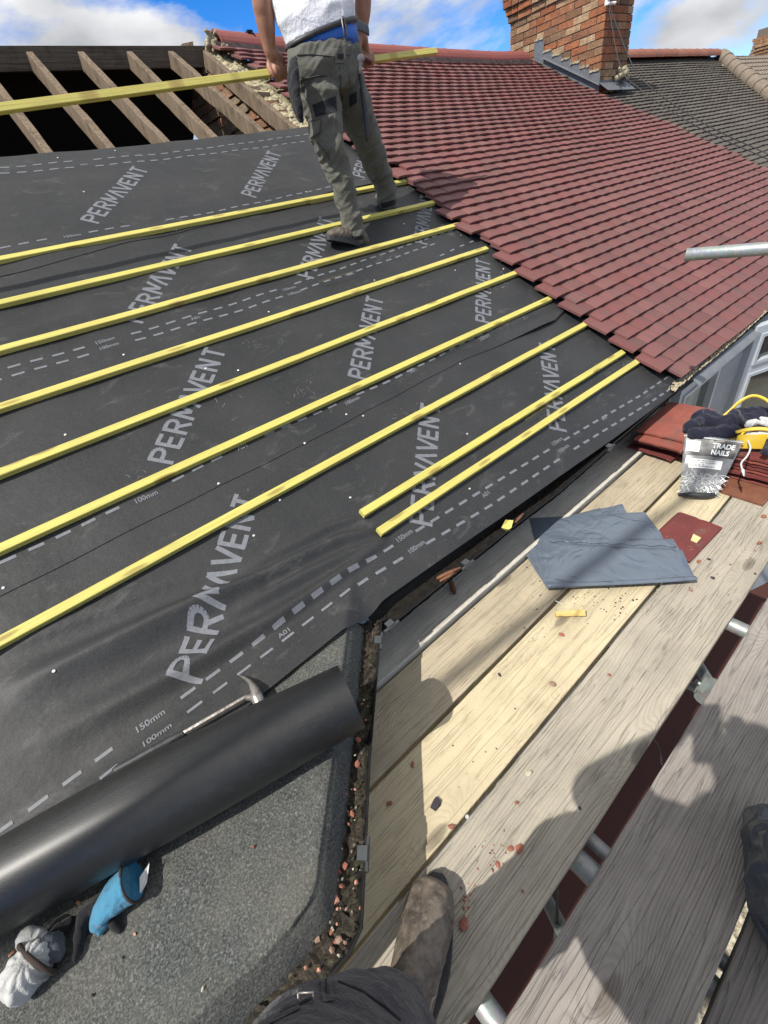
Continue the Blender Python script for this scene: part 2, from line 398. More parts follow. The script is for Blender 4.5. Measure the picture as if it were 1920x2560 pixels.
def mk_leather():
    m, t, p = newmat('scuffed brown leather'); N = NT(t); g = N.geo()
    c = N.mix(N.ramp(N.noise(g, 22, 9, .75, .6), [(.36, 0.), (.62, 1.)]), (.042, .034, .027), (.19, .155, .12))
    c = N.mix(N.ramp(N.noise(g, 95, 6, .7, 1.), [(.58, 0.), (.72, .7)]), c, (.25, .21, .17))
    t.links.new(c, p.inputs['Base Color']); p.inputs['Roughness'].default_value = .62
    t.links.new(N.bump(N.noise(g, 75, 6, .7), .002), p.inputs['Normal'])
    return m
def mk_cloth(name, a, b, scale=14, weave=900, rough=.9, sheen=.15):
    m, t, p = newmat(name); N = NT(t); g = N.geo()
    c = N.mix(N.ramp(N.noise(g, scale, 7, .65), [(.3, 0.), (.72, 1.)]), a, b); t.links.new(c, p.inputs['Base Color'])
    p.inputs['Roughness'].default_value = rough; p.inputs['Specular IOR Level'].default_value = .2; p.inputs['Sheen Weight'].default_value = sheen
    h = N.math('ADD', N.math('MULTIPLY', N.noise(g, 38, 4, .6, .6), 1.), N.math('MULTIPLY', N.noise(g, weave, 1), .08))
    t.links.new(N.bump(h, .007), p.inputs['Normal'])
    return m
def mk_skin():  # mottled skin, two warm brown tones mixed at random
    m, t, p = newmat('warm skin'); N = NT(t); g = N.geo()
    c = N.mix(N.ramp(N.noise(g, 18, 6, .6), [(.3, 0.), (.7, 1.)]), (.40, .20, .125), (.30, .135, .082)); t.links.new(c, p.inputs['Base Color'])
    p.inputs['Roughness'].default_value = .5; p.inputs['Subsurface Weight'].default_value = .06; p.inputs['Subsurface Radius'].default_value = (.02, .008, .004)
    t.links.new(N.bump(N.noise(g, 160, 4), .0012), p.inputs['Normal'])
    return m
def mk_galv():
    m, t, p = newmat('galvanised steel'); N = NT(t); g = N.geo()
    v = N.n('ShaderNodeTexVoronoi', {'Vector': g, 'Scale': 90.}).outputs['Color']
    c = N.mix(N.noise(g, 30, 6, .7), (.42, .45, .44), (.26, .29, .285)); c = N.mix(.12, c, v, 'OVERLAY')
    c = N.mix(N.ramp(N.noise(g, 12, 7, .7), [(.55, 0.), (.75, .5)]), c, (.16, .17, .165))
    t.links.new(c, p.inputs['Base Color']); p.inputs['Roughness'].default_value = .48; p.inputs['Metallic'].default_value = .55
    t.links.new(N.bump(N.noise(g, 80, 5), .001), p.inputs['Normal'])
    return m
M = {}
M['mem'] = mk_membrane(); M['ink'] = mk_print(); M['roll'] = mk_roll(); M['batten'] = mk_batten(); M['felt'] = mk_felt(); M['soil'] = mk_soil()
M['tile'] = mk_tile('new red concrete tile', [(.150, .060, .056), (.200, .074, .068), (.175, .076, .070), (.215, .092, .084), (.185, .066, .061)], (.110, .082, .072), 8., .66)
M['oldtile'] = mk_tile('old weathered tile', [(.085, .070, .060), (.115, .098, .084), (.095, .082, .072), (.135, .115, .096)], (.06, .053, .046), 7., .9, lichen=(.12, .11, .085))
M['ridge'] = mk_tile('red ridge tile', [(.24, .075, .065), (.29, .095, .08)], (.18, .08, .07), 9.)
M['oldridge'] = mk_tile('old orange ridge tile', [(.30, .12, .075), (.24, .10, .07), (.33, .15, .10)], (.14, .08, .06), 6., .9)
M['tanridge'] = plain('lichened hip tile', (.27, .22, .17), .9, scale=25, base2=(.15, .12, .09), bump=.01)
M['brick'] = mk_brick('stock brick', [(0., (.30, .105, .05)), (.2, (.42, .16, .075)), (.4, (.25, .13, .075)), (.55, (.47, .20, .10)), (.7, (.17, .11, .07)), (.85, (.38, .23, .13)), (1., (.50, .36, .22))])
M['mortar'] = plain('dark mortar', (.10, .085, .065), .95, scale=30, base2=(.20, .165, .12), bump=.01)
M['cream'] = plain('cream mortar', (.50, .44, .30), .95, scale=28, base2=(.20, .17, .11), bump=.012, bscale=70)
M['lead'] = plain('lead flashing', (.15, .165, .185), .6, .2, scale=9, base2=(.13, .14, .15), bump=.006)
M['rafter'] = mk_oldwood('old rafter timber', (.125, .090, .060), (.26, .20, .14))
M['ridgeboard'] = mk_oldwood('old ridge board', (.065, .05, .038), (.12, .095, .07), (1.5, 40, 40))
M['dark'] = plain('loft shade black', (.012, .011, .010), .95)  # near-black so the open loft's shade is put into the colour
M['plastic'] = plain('black plastic gutter', (.008, .008, .009), .6, scale=40, base2=(.02, .019, .018), spec=.2)
M['litter'] = plain('black wet litter', (.010, .009, .008), .9, scale=40, base2=(.022, .019, .016), spec=.1)
M['gplastic'] = plain('grey plastic gutter clip', (.06, .066, .072), .4, scale=50, base2=(.05, .055, .06))
M['galv'] = mk_galv()
M['steel'] = plain('worn steel', (.42, .40, .38), .42, .7, scale=45, base2=(.22, .19, .17), bump=.001, bscale=120)
M['rubber'] = plain('black rubber', (.014, .015, .017), .55, scale=60, base2=(.045, .045, .05))
M['bag'] = mk_bag('grey polythene', (.13, .158, .20), .2); M['bag2'] = mk_bag('dark grey polythene', (.055, .065, .08))
M['glass'] = mk_glass(); M['upvc'] = plain('grey painted frame', (.50, .54, .58), .4, scale=6, base2=(.43, .47, .51))
M['render'] = plain('grey render', (.40, .43, .45), .9, scale=14, base2=(.34, .37, .39), bump=.004, bscale=130)
M['leather'] = mk_leather(); M['skin'] = mk_skin()
M['trouser'] = mk_cloth('grey-green work cloth', (.135, .132, .108), (.095, .093, .078)); M['black'] = mk_cloth('black cordura', (.014, .014, .016), (.022, .022, .025))
M['trouser2'] = mk_cloth('faded black cotton', (.062, .058, .066), (.038, .036, .042)); M['shirt'] = mk_cloth('white cotton', (.80, .80, .83), (.74, .745, .78), rough=.85)
M['navy'] = mk_cloth('navy jersey', (.012, .013, .026), (.02, .021, .038)); M['blueband'] = plain('blue waistband', (.02, .13, .50), .6)
M['belt'] = plain('worn black belt', (.035, .034, .033), .5, scale=60, base2=(.075, .072, .07))
M['knit'] = mk_cloth('light blue knit', (.075, .25, .38), (.05, .18, .29), weave=500); M['knitw'] = mk_cloth('off-white knit', (.52, .51, .48), (.36, .37, .37), weave=500)
M['glovegrey'] = mk_cloth('grey latex glove palm', (.055, .065, .075), (.09, .10, .11)); M['brown'] = plain('brown hem', (.055, .036, .028), .9)
M['yellow'] = plain('yellow plastic', (.85, .56, .02), .4, scale=18, base2=(.72, .52, .12)); M['white'] = plain('white label', (.72, .72, .70), .6, var=.08)
M['chip'] = plain('broken tile', (.36, .12, .08), .9, scale=40, base2=(.22, .09, .06), bump=.004); M['chipd'] = plain('dark slate chip', (.045, .038, .045), .8)
M['chipw'] = plain('cream mortar crumb', (.55, .50, .38), .9); M['pulp'] = mk_batten('fresh split wood', (.50, .28, .09), (.70, .46, .18))
M['nail'] = plain('bright nail', (.72, .72, .70), .35, .6, var=.1); M['paint'] = plain('teal primer', (.07, .20, .20), .6)
M['bagtile'] = plain('red machine tile', (.22, .045, .032), .7, scale=20, base2=(.13, .035, .028), bump=.002, bscale=200)
M['browntile'] = plain('brown tile back', (.20, .075, .04), .75, scale=30, base2=(.14, .055, .032))
M['label'] = plain('black bag print', (.022, .022, .025), .35); M['film'] = None
M['hair'] = plain('dark hair', (.03, .02, .014), .6); M['paper'] = plain('crumpled paper', (.62, .63, .62), .7, bump=.01, bscale=18)
# ================================================================== LARGE STRUCTURE
# ---- ground far below
g = MB(); g.poly([(-150, -150, -3.1), (150, -150, -3.1), (150, 150, -3.1), (-150, 150, -3.1)])
m_, t_, p_ = newmat('red block paving'); N_ = NT(t_); bt_ = N_.n('ShaderNodeTexBrick', {'Vector': N_.map(N_.geo(), (1, 1, 1)), 'Color1': (.055, .013, .011, 1), 'Color2': (.04, .011, .010, 1), 'Mortar': (.03, .015, .013, 1), 'Scale': 1., 'Mortar Size': .006, 'Brick Width': .2, 'Row Height': .1})
t_.links.new(N_.mix(N_.noise(N_.geo(), 3, 6), bt_.outputs[0], (.07, .02, .013)), p_.inputs['Base Color']); p_.inputs['Roughness'].default_value = .8
tag(g.build('ground', m_), kind='structure')
g = MB(); g.poly([(-60, -5.2, -3.096), (60, -5.2, -3.096), (60, -.45, -3.096), (-60, -.45, -3.096)])
m_, t_, p_ = newmat('pale gravel'); N_ = NT(t_); t_.links.new(N_.ramp(N_.noise(N_.geo(), 28, 5, .7), [(.35, (.08, .07, .05)), (.5, (.36, .31, .22)), (.65, (.6, .55, .42))]), p_.inputs['Base Color'])
tag(g.build('garden_path', m_), kind='structure')

# ---- bay roof in front (felt) ------------------------------------------------
G = .206; FZ = .27                                   # gutter lip height, felt top height
lipL = [onz(955, 1545, G), onz(925, 1900, G), onz(905, 2320, G), onz(875, 2385, G), onz(840, 2425, G)]
lipL = [Vector(p) for p in lipL]
lipL.append(Vector((-.28, lipL[-1].y-.002, G))); lipL.append(Vector((-1.6, lipL[-1].y, G)))
arr = [(872, 1550), (860, 1640), (847, 1740), (836, 1850), (822, 1950), (808, 2060), (795, 2160), (786, 2215), (768, 2262), (735, 2305), (690, 2355), (637, 2412), (570, 2472), (498, 2539), (430, 2600)]
arris = [onz(x, y, FZ+.004*math.sin(i*2)) for i, (x, y) in enumerate(arr)]
arris.append(Vector((-.62, arris[-1].y+.005, FZ))); arris.append(Vector((-1.6, arris[-1].y, FZ)))
def feltz(X, Y):
    return FZ + .008*noise.noise(Vector((X*5, Y*5, 0))) + .018*max(0, Y-.45) + .004*noise.noise(Vector((X*21, Y*21, 3)))
def plen(P):
    d = [0]
    for a, b in zip(P, P[1:]): d.append(d[-1]+(b-a).length)
    return d
def along(P, t):
    d = plen(P); x = t*d[-1]
    for i in range(len(P)-1):
        if x <= d[i+1] or i == len(P)-2:
            return P[i].lerp(P[i+1], clamp((x-d[i])/max(1e-9, d[i+1]-d[i])))
bay = thing('bay_roof', 'bay window roof covered in green-grey mineral felt, in the lower left foreground', 'roof')
f = MB(); NA = 150; NB = 46
grid = []
for i in range(NA+1):
    a = along(arris, i/NA); row = []
    back = Vector((a.x-.12*(1-i/NA) - .0, 1.12, 0)) if True else None
    back.x = lerp(.50, -1.6, i/NA)
    for j in range(NB+1):
        t = (j/NB)**1.25
        x = lerp(a.x, back.x, t); y = lerp(a.y, back.y, t)
        z = feltz(x, y) - .004*math.exp(-(t*60)**2)
        row.append(f.vert((x, y, z)))
    # side of the roof falling to the gutter
    grid.append(row)
side = []
for i in range(NA+1):
    a = along(arris, i/NA); b = along(lipL, i/NA)
    nx = a + (Vector((b.x, b.y, 0))-Vector((a.x, a.y, 0)))*.42
    row = [f.vert((a.x, a.y, feltz(a.x, a.y)-.0041))]
    for j in range(1, 7):
        t = j/6; q = a.lerp(nx, t**.8)
        wv = .006*noise.noise(Vector((a.x*14, a.y*14, t*2)))
        row.append(f.vert((q.x+wv, q.y+wv, lerp(feltz(a.x, a.y)-.0041, G-.035, t**1.3))))
    side.append(row)
for i in range(NA):
    for j in range(NB): f.face((grid[i][j], grid[i+1][j], grid[i+1][j+1], grid[i][j+1]))
    f.face((grid[i][0], side[i][0], side[i+1][0], grid[i+1][0]))
    for j in range(6): f.face((side[i][j], side[i][j+1], side[i+1][j+1], side[i+1][j]))
f.build('felt_sheet', M['felt'], bay, True)
# torn felt fold running along the front arris
f = MB(); pl = [onz(x, y, FZ+.002) for x, y in [(773, 2248), (757, 2272), (738, 2296), (722, 2322)]]
f.limb(pl, [(.003, .003), (.006, .004), (.005, .004), (.003, .003)], 8, 4)
f.build('lifted_felt_fold', M['felt'], bay, True)
f = MB()
for i in range(len(lipL)-1):
    a, b = lipL[i], lipL[i+1]
    ia, ib = Vector((-.085, .075, 0)), Vector((-.085, .075, 0))
    f.poly([(a.x-.085, a.y+.075, G-.05), (b.x-.085, b.y+.075, G-.05), (b.x-.085, b.y+.075, -3.1), (a.x-.085, a.y+.075, -3.1)])
f.build('bay_wall', M['render'], bay); settle(bay)
# ---- gutters
def gutter(name, pts, label, r=.052, wall=.003, inner=1, clips=(), kind='black'):
    th = thing(name, label, 'gutter'); m = MB(); n = 12
    rings = []
    for i, p in enumerate(pts):
        t = (pts[min(i+1, len(pts)-1)]-pts[max(i-1, 0)]).normalized(); s = Vector((-t.y, t.x, 0)).normalized()*inner
        ring = []
        for k in range(n+1):
            a = math.pi*k/n; ring.append(p + s*(r - r*math.cos(a)) - Vector((0, 0, r*math.sin(a)*.55)))
        for k in range(n, -1, -1):
            a = math.pi*k/n; q = r-wall; ring.append(p + s*(r - q*math.cos(a)) - Vector((0, 0, q*math.sin(a)*.55)))
        rings.append(ring)
    m.loft(rings); m.tube([p for p in pts], .0022, 8)
    m.build('channel', M['plastic'], th, True, 40)
    for c in clips:
        i, tt = c; p = pts[i].lerp(pts[i+1], tt); t = (pts[i+1]-pts[i]).normalized(); s = Vector((-t.y, t.x, 0))*inner
        m = MB(); m.box(p - s*.001 - Vector((0, 0, .010)), (.028, .007, .026), (t, s, Vector((0, 0, 1)))); m.box(p + s*.006 + Vector((0, 0, .004)), (.026, .022, .006), (t, s, Vector((0, 0, 1))))
        m.tube([p - s*.002 - t*.03 - Vector((0, 0, .004)), p - s*.002 + t*.03 - Vector((0, 0, .004))], .006, 8)
        m.build('clip', M['gplastic'], th)
    settle(th); return th
gl = [Vector(p) for p in lipL]
gutter('bay_gutter', gl, 'old dark plastic gutter with grey clips around the felt bay roof, full of moss', clips=((1, .62), (0, .2)), r=.05, inner=-1)
mg = [old(.47, .85, .109), old(.81, .85, .108), old(1.161, .85, .105), old(1.55, .85, .088), old(2.038, .85, .113), old(2.652, .85, .129), old(3.2, .85, .131)]
gutter('eaves_gutter', mg, 'black plastic gutter under the edge of the grey roof membrane beside the boards', clips=((1, .25), (0, .08), (3, .9)), r=.05)
mg2 = [old(2.72, .85, .118), old(3.02, .85, .128), old(3.456, .85, .133), old(4.13, .85, .166), old(5.2, .85, .17), old(9.5, .85, .18)]
gutter('moss_filled_gutter', mg2, 'gutter filled with pale moss below the red tiled eaves on the right', r=.055)
# debris in the gutters
def debris(name, pts, inner, r, z, mat, label, cat, seed, gran, wid=1.0, amp=.010, kw='stuff'):
    rnd = random.Random(seed); m = MB(); rows = []; n = max(12, int(plen(pts)[-1]/.010)); K = 12
    for i in range(n+1):
        p = along(pts, i/n); q = along(pts, min(1, i/n+.01)); o = along(pts, max(0, i/n-.01)); t = (q-o).normalized(); s = Vector((-t.y, t.x, 0))*inner
        row = []
        for j in range(K+1):
            x = j/K; h = amp*noise.noise(Vector((p.x*38+seed, p.y*38, x*7)))+amp*.8*noise.noise(Vector((p.x*95+seed, p.y*95, x*17)))
            row.append(m.vert(p + s*(.006 + x*(2*r*wid-.010)) + Vector((0, 0, z + h - .018*(2*x-1)**2*0))))
        rows.append(row)
    for i in range(n):
        for j in range(K): m.face((rows[i][j], rows[i+1][j], rows[i+1][j+1], rows[i][j+1]))
    for _ in range(gran):
        p = along(pts, rnd.random()); i = rnd.random(); t = Vector((1, 0, 0)); s = Vector((0, 1, 0))*inner if abs(inner) == 1 else t
        q2 = along(pts, min(1, rnd.random()))
        tt = (along(pts, .5)-along(pts, .45)).normalized(); 
        c = p + Vector((-tt.y, tt.x, 0))*inner*(.008+i*(2*r*wid-.016)) + Vector((0, 0, z+.003+rnd.random()*.006))
        sz = rnd.uniform(.002, .006); m.box(c, (sz, sz*rnd.uniform(.5, 1.3), sz*.8), None, 0, None, sz*.3)
    o = m.build(name, mat, None); center(o); return tag(o, label, cat, kind=kw)
debris('moss_debris', lipL[:3], -1, .05, -.014, M['soil'], 'dark moss and grit filling the bay gutter down its right side', 'debris', 3, 260, 1.35, .016)
debris('moss_debris', lipL[2:], -1, .05, -.012, M['soil'], 'brown moss and soil in the front stretch of the bay gutter', 'debris', 5, 200, 1.35, .016)
debris('leaf_litter', mg, 1, .05, -.024, M['litter'], 'black wet leaf litter lying in the gutter under the membrane', 'debris', 8, 40, 1., .004)
debris('pale_moss', mg2[:], 1, .055, .010, plain('pale dry moss', (.62, .54, .38), .95, scale=90, base2=(.22, .18, .12), bump=.01), 'pale crusty moss packed in the gutter under the red tiles', 'moss', 9, 900, .9, .012)
# stones in the bay gutter
rnd = random.Random(4)
def rock(m, c, sz, rnd, mat=0):
    col = rnd.random(); ax = [Vector([rnd.gauss(0, 1) for _ in range(3)]).normalized()]; b = ax[0].cross(Vector((0, 0, 1))).normalized(); ax += [b, ax[0].cross(b)]
    pts = []
    bm = bmesh.new(); bmesh.ops.create_icosphere(bm, subdivisions=1, radius=.5)
    for v in bm.verts:
        k = rnd.uniform(.65, 1.15); v.co = Vector(c)+ax[0]*v.co.x*sz[0]*k+ax[1]*v.co.y*sz[1]*k+ax[2]*v.co.z*sz[2]*k
    base = len(m.v)
    for v in bm.verts: m.v.append(tuple(v.co))
    for f_ in bm.faces: m.face([base+v.index for v in f_.verts], mat, None, col)
    bm.free()
spots = [(880, 1795, 16, 0), (868, 1812, 14, 1), (895, 1850, 22, 0), (905, 1880, 14, 2), (893, 1910, 24, 0), (870, 1890, 12, 0), (858, 2000, 14, 0), (866, 1985, 12, 0), (880, 2035, 18, 0), (872, 2060, 12, 0), (847, 2130, 16, 0), (862, 2165, 20, 0), (848, 2180, 18, 0), (855, 2215, 22, 0), (890, 2205, 14, 3), (840, 2250, 22, 3), (806, 2280, 16, 1), (828, 2330, 13, 0), (790, 2345, 24, 4), (845, 2350, 24, 4), (832, 2375, 20, 4), (765, 2420, 14, 3), (797, 2425, 12, 3), (900, 2270, 10, 3), (905, 1760, 12, 0), (915, 1800, 12, 0)]
cm = [M['chip'], M['chipw'], M['chipd'], plain('pink tile crumb', (.55, .27, .18), .9, scale=60, base2=(.42, .2, .13)), plain('dusty tile crumb', (.34, .22, .16), .9, scale=60)]
nm = ['red', 'pale', 'slate grey', 'pink', 'dusty pink']
for i, (x, y, s, k) in enumerate(spots):
    p = onz(x, y, G-.004); m = MB(); q = s/850*.72; rock(m, p, (q, q*.8, q*.55), rnd)
    o = center(m.build('tile_fragment', cm[k])); tag(o, nm[k]+' broken tile fragment lying among the moss in the bay gutter', 'rubble', 'tile fragments in the bay gutter')

pm = [plain('brown pebble', (.12, .07, .05), .9), plain('grey pebble', (.20, .19, .17), .9), cm[0], cm[4], cm[3], cm[1]]; pn = ['brown', 'grey', 'red', 'dusty pink', 'pink', 'pale']
for i in range(85):
    t_q = rnd.random()**.8; pq = along(lipL[:5], t_q); tt = (along(lipL[:5], min(1, t_q+.02))-along(lipL[:5], max(0, t_q-.02))).normalized(); pq = pq + Vector((tt.y, -tt.x, 0))*rnd.uniform(.01, .085); k = rnd.choice((0, 0, 0, 1, 1, 2, 3, 3, 4, 5))
    m = MB(); q = rnd.uniform(.004, .010); rock(m, pq-Vector((0, 0, .004)), (q, q*.7, q*.5), rnd); o = center(m.build('pebble', pm[k])); tag(o, 'small '+pn[k]+' grit pebble in the moss of the bay gutter', 'pebble', pn[k]+' grit pebbles in the bay gutter')
# ---- house walls under the eaves
m = MB(); Y = 1.0
m.poly([(.35, Y, -3.1), (2.9, Y, -3.1), (2.9, Y, .24), (.35, Y, .24)])
m.poly([(-3, Y+.2, -3.1), (.35, Y+.2, -3.1), (.35, Y+.2, .2), (-3, Y+.2, .2)])
tag(center(m.build('house_wall', M['render'])), 'grey rendered house wall below the stripped roof', 'wall')
# neighbour front with windows
nb = thing('neighbour_front', 'pale grey rendered wall with white framed windows under the red tiled roof', 'house front')
def winframe(o, u, x0, x1, z0, z1, out, fr=.05, transom=None, name='window'):
    """frame, transom and panes of one window in the plane through o along u"""
    u = u.normalized(); nrm = Vector((u.y, -u.x, 0)) ; Zv = Vector((0, 0, 1))
    def at(x, z, d=0.): return o + u*x + Zv*z + nrm*d
    fm = MB()
    def bar(xa, xb, za, zb, d0, th):
        fm.box(at((xa+xb)/2, (za+zb)/2, d0), (abs(xb-xa), th, abs(zb-za)), (u, nrm, Zv))
    bar(x0, x1, z1-fr, z1, .012, .05); bar(x0, x1, z0, z0+fr, .012, .05); bar(x0, x0+fr, z0+fr, z1-fr, .0125, .05); bar(x1-fr, x1, z0+fr, z1-fr, .0125, .05)
    if transom: bar(x0+fr, x1-fr, transom-fr*.55, transom+fr*.55, .013, .05)
    zz = [(z0+fr, z1-fr)] if not transom else [(z0+fr, transom-fr*.55), (transom+fr*.55, z1-fr)]
    for a, b in zz:
        for q in ((x0+fr, x0+fr+.022, a, b), (x1-fr-.022, x1-fr, a, b), (x0+fr+.022, x1-fr-.022, a, a+.022), (x0+fr+.022, x1-fr-.022, b-.022, b)): bar(*q, .022, .05)
    w_ = fm.build(name, M['upvc'], nb)
    gm = MB(); gm.box(at((x0+x1)/2, (z0+z1)/2, .004), (x1-x0-.02, .012, z1-z0-.02), (u, nrm, Zv)); gm.build('pane', M['glass'], w_)
    return w_
WY = .95*KS; wo_ = Vector((0, WY, 0)); wz = lambda x, y: ony(x, y, WY)
A = ony(1787, 905, WY); Bq = ony(1735, 905, WY)
m = MB()
xa = 2.72; xc = ony(1800, 900, WY).x
m.poly([(xa, WY, -3.1), (xc, WY, -3.1), (xc, WY, .24), (xa, WY, .24)])
du = Vector((.833, -.30, 0)).normalized()
pc = Vector((xc, WY, 0)); pe = pc + du*2.4
m.poly([(pc.x, pc.y, -3.1), (pe.x, pe.y, -3.1), (pe.x, pe.y, .12), (pc.x, pc.y, .12)])
m.poly([(pe.x, pe.y, -3.1), (pe.x+4, pe.y, -3.1), (pe.x+4, pe.y, .12), (pe.x, pe.y, .12)])
m.build('wall', M['render'], nb)
winframe(Vector((0, WY-.004, 0)), Vector((1, 0, 0)), A.x-.62, A.x+.02, -.95, .12, 1)
def onpl(x, y, o, u):
    nr = Vector((u.y, -u.x, 0)); r = ray(x, y); t = (o-CAM).dot(nr)/r.dot(nr); return CAM + r*t
q1 = onpl(1849, 926, pc, du); q0 = onpl(1858, 870, pc, du)
ux = (Vector((q1.x, q1.y, 0))-pc).dot(du)
winframe(pc + Vector((du.y, -du.x, 0))*.004, du, ux-.02, ux+1.2, q1.z-1.0, q1.z+.30, 1, .055, q1.z+.005)
settle(nb)

# ---- membrane --------------------------------------------------------------
def foldline(pts): return [XS(onr(x, y)) for x, y in pts]
folds = [(foldline([(905, 1292), (820, 1320), (740, 1362), (640, 1412), (560, 1450)]), .010, .014),
         (foldline([(930, 1330), (850, 1350), (760, 1392), (690, 1430), (600, 1470), (520, 1503), (400, 1556), (250, 1625), (60, 1715)]), .017, .018),
         (foldline([(945, 1350), (860, 1392), (760, 1440), (660, 1490), (560, 1545)]), .009, .014),
         (foldline([(958, 1355), (880, 1420), (790, 1485), (700, 1545), (600, 1600), (480, 1668), (330, 1745), (120, 1850)]), .015, .02),
         (foldline([(640, 1470), (500, 1530), (350, 1600), (200, 1668), (0, 1758)]), .012, .03),
         (foldline([(0, 1620), (200, 1545), (420, 1450)]), .006, .03),
         (foldline([(960, 1322), (1100, 1230), (1300, 1098), (1500, 970), (1640, 905)]), .006, .012),
         (foldline([(0, 660), (200, 632), (420, 600)]), .008, .03), (foldline([(0, 745), (200, 708), (400, 672), (560, 640)]), .007, .03),
         (foldline([(0, 850), (160, 800), (340, 760)]), .006, .03),
         (foldline([(1180, 858), (1300, 800), (1400, 760)]), .006, .012)]
FL = []
for ln, hgt, wd in folds:
    for i in range(len(ln)-1): FL.append((ln[i], ln[i+1], hgt, wd, i == 0, i == len(ln)-2))
def folds_at(X, s):
    z = 0.
    for ln, hgt, wd in folds:
        best = 9; tt = 0; n = len(ln)-1
        x0 = min(ln[0][0], ln[-1][0])-.15; x1 = max(ln[0][0], ln[-1][0])+.15
        if X < x0 or X > x1: continue
        for i in range(n):
            ax, ay = ln[i]; bx, by = ln[i+1]; dx, dy = bx-ax, by-ay; q = clamp(((X-ax)*dx+(s-ay)*dy)/(dx*dx+dy*dy))
            d = math.hypot(X-ax-q*dx, s-ay-q*dy)
            if d < best: best = d; tt = (i+q)/n; sg = (dx*(s-ay)-dy*(X-ax))
        if best < .12:
            env = math.sin(math.pi*clamp(tt*.92+.06))**.6; ww = wd*(1+1.2*tt)*(1. if sg < 0 else .6)
            z += 1.55*hgt*env*math.exp(-(best/ww)**2) - .35*hgt*env*math.exp(-((best-1.9*ww)/ww)**2)
    return z
def bayblend(X, Y):
    e = .33 + .0*Y                                      # right arris of the bay roof
    d = max(0., (X - (e + (Y-.83)*1.0)))
    return FZ + .016 - .72*d + .018*max(0, Y-.45)
def memz(X, Y, lay=0.):
    s = Y/CP; z = zp(Y) + lay
    rf = .0014*math.cos(2*math.pi*(X-.30)/.34)*ss(1.15, 1.5, s)
    z += rf + .0022*noise.noise(Vector((X*1.2, s*7, 4))) + .0009*noise.noise(Vector((X*4, s*13, 9)))
    z += folds_at(X, s)
    b = bayblend(X, Y); k = .018
    h = clamp(.5+.5*(b-z)/k); z = lerp(z, b, h)+k*h*(1-h)
    return z
edge_px = [(1716, 946), (1677, 989), (1596, 1050), (1539, 1093), (1400, 1190), (1249, 1297), (1100, 1400), (960, 1499), (949, 1511), (868, 1569), (760, 1652), (665, 1728)]
edge = [hit(x, y, lambda X, Y: memz(X, Y)) for x, y in edge_px]
edge = sorted([(p.x, p.y) for p in edge])
lastslope = (edge[0][1]-edge[1][1])
edge = [(-3.2, edge[0][1]+.02), (edge[0][0]-.35, edge[0][1]-.02)] + edge + [(edge[-1][0]+.25, edge[-1][1]+.05)]
def edgeY(X):
    for a, b in zip(edge, edge[1:]):
        if a[0] <= X <= b[0]: return lerp(a[1], b[1], (X-a[0])/(b[0]-a[0]))
    return edge[0][1] if X < edge[0][0] else edge[-1][1]
def lapline(px): 
    q = sorted([XS(onr(x, y)) for x, y in px]); q = [(-3.3, q[0][1])]+q+[(3.4, q[-1][1]+.01)]
    def f(X):
        for a, b in zip(q, q[1:]):
            if a[0] <= X <= b[0]: return lerp(a[1], b[1], (X-a[0])/(b[0]-a[0]))
        return q[-1][1]
    return f
lap1 = lapline([(0, 1493), (400, 1290), (760, 1112), (1000, 985), (1150, 905), (1290, 848), (1385, 808), (1420, 768)])
lap2 = lapline([(0, 693), (480, 577), (830, 482), (1020, 448)])
top = lapline([(0, 395), (150, 383), (300, 372), (500, 350), (760, 320)])
def sheet(lo, hi, lay, label, curl=0., x1=2.72, x0=-3.2):
    m = MB(); NX = 330; NS = 110; rows = []
    for i in range(NX+1):
        t = i/NX; X = lerp(x0, x1, t) if False else (x0 + (-1.0-x0)*(t/.06) if t < .06 else lerp(-1.0, x1, (t-.06)/.94))
        a, b = lo(X), hi(X); row = []
        for j in range(NS+1):
            s = lerp(a, b, j/NS); Y = s*CP; z = memz(X, Y, lay)
            c = curl*math.exp(-((s-a)/.05)**2)*ss(1.7, 2.5, X)*1.7*(.6+.6*noise.noise(Vector((X*3, 1, 2))))
            row.append(m.vert((X, Y - c*.3, z + c)))
        rows.append(row)
    for i in range(NX):
        for j in range(NS): m.face((rows[i][j], rows[i+1][j], rows[i+1][j+1], rows[i][j+1]))
    # turned under edge gives the sheet its thickness
    for i in range(NX):
        p, q = m.v[rows[i][0]], m.v[rows[i+1][0]]
        m.poly([p, (p[0], p[1]+.002, p[2]-.003), (q[0], q[1]+.002, q[2]-.003), q])
        p, q = m.v[rows[i][-1]], m.v[rows[i+1][-1]]
        m.poly([p, q, (q[0], q[1], q[2]-.003), (p[0], p[1], p[2]-.003)])
    o = m.build('roof_membrane', M['mem'], None, True, 50); center(o)
    return tag(o, label, 'roof membrane', 'overlapping sheets of roof membrane')
lo_s = lambda X: edgeY(X)/CP
sheets = [sheet(lo_s, lambda X: lap1(X)+.16, 0., 'lowest membrane sheet, wrinkled, draped over the gutter and the felt bay roof'),
          sheet(lap1, lambda X: lap2(X)+.14, .003, 'middle membrane sheet crossed by the most yellow battens', .016, 2.74),
          sheet(lap2, top, .006, 'topmost membrane sheet, ending below the bare rafters', .006, 2.66)]
def lay_at(X, s): return .006 if s > lap2(X) else (.003 if s > lap1(X) else 0.)
def surf(X, Y): return memz(X, Y, lay_at(X, Y/CP))
def mhit(x, y): return hit(x, y, surf)
owner = lambda s, X: sheets[2] if s > lap2(X) else (sheets[1] if s > lap1(X) else sheets[0])
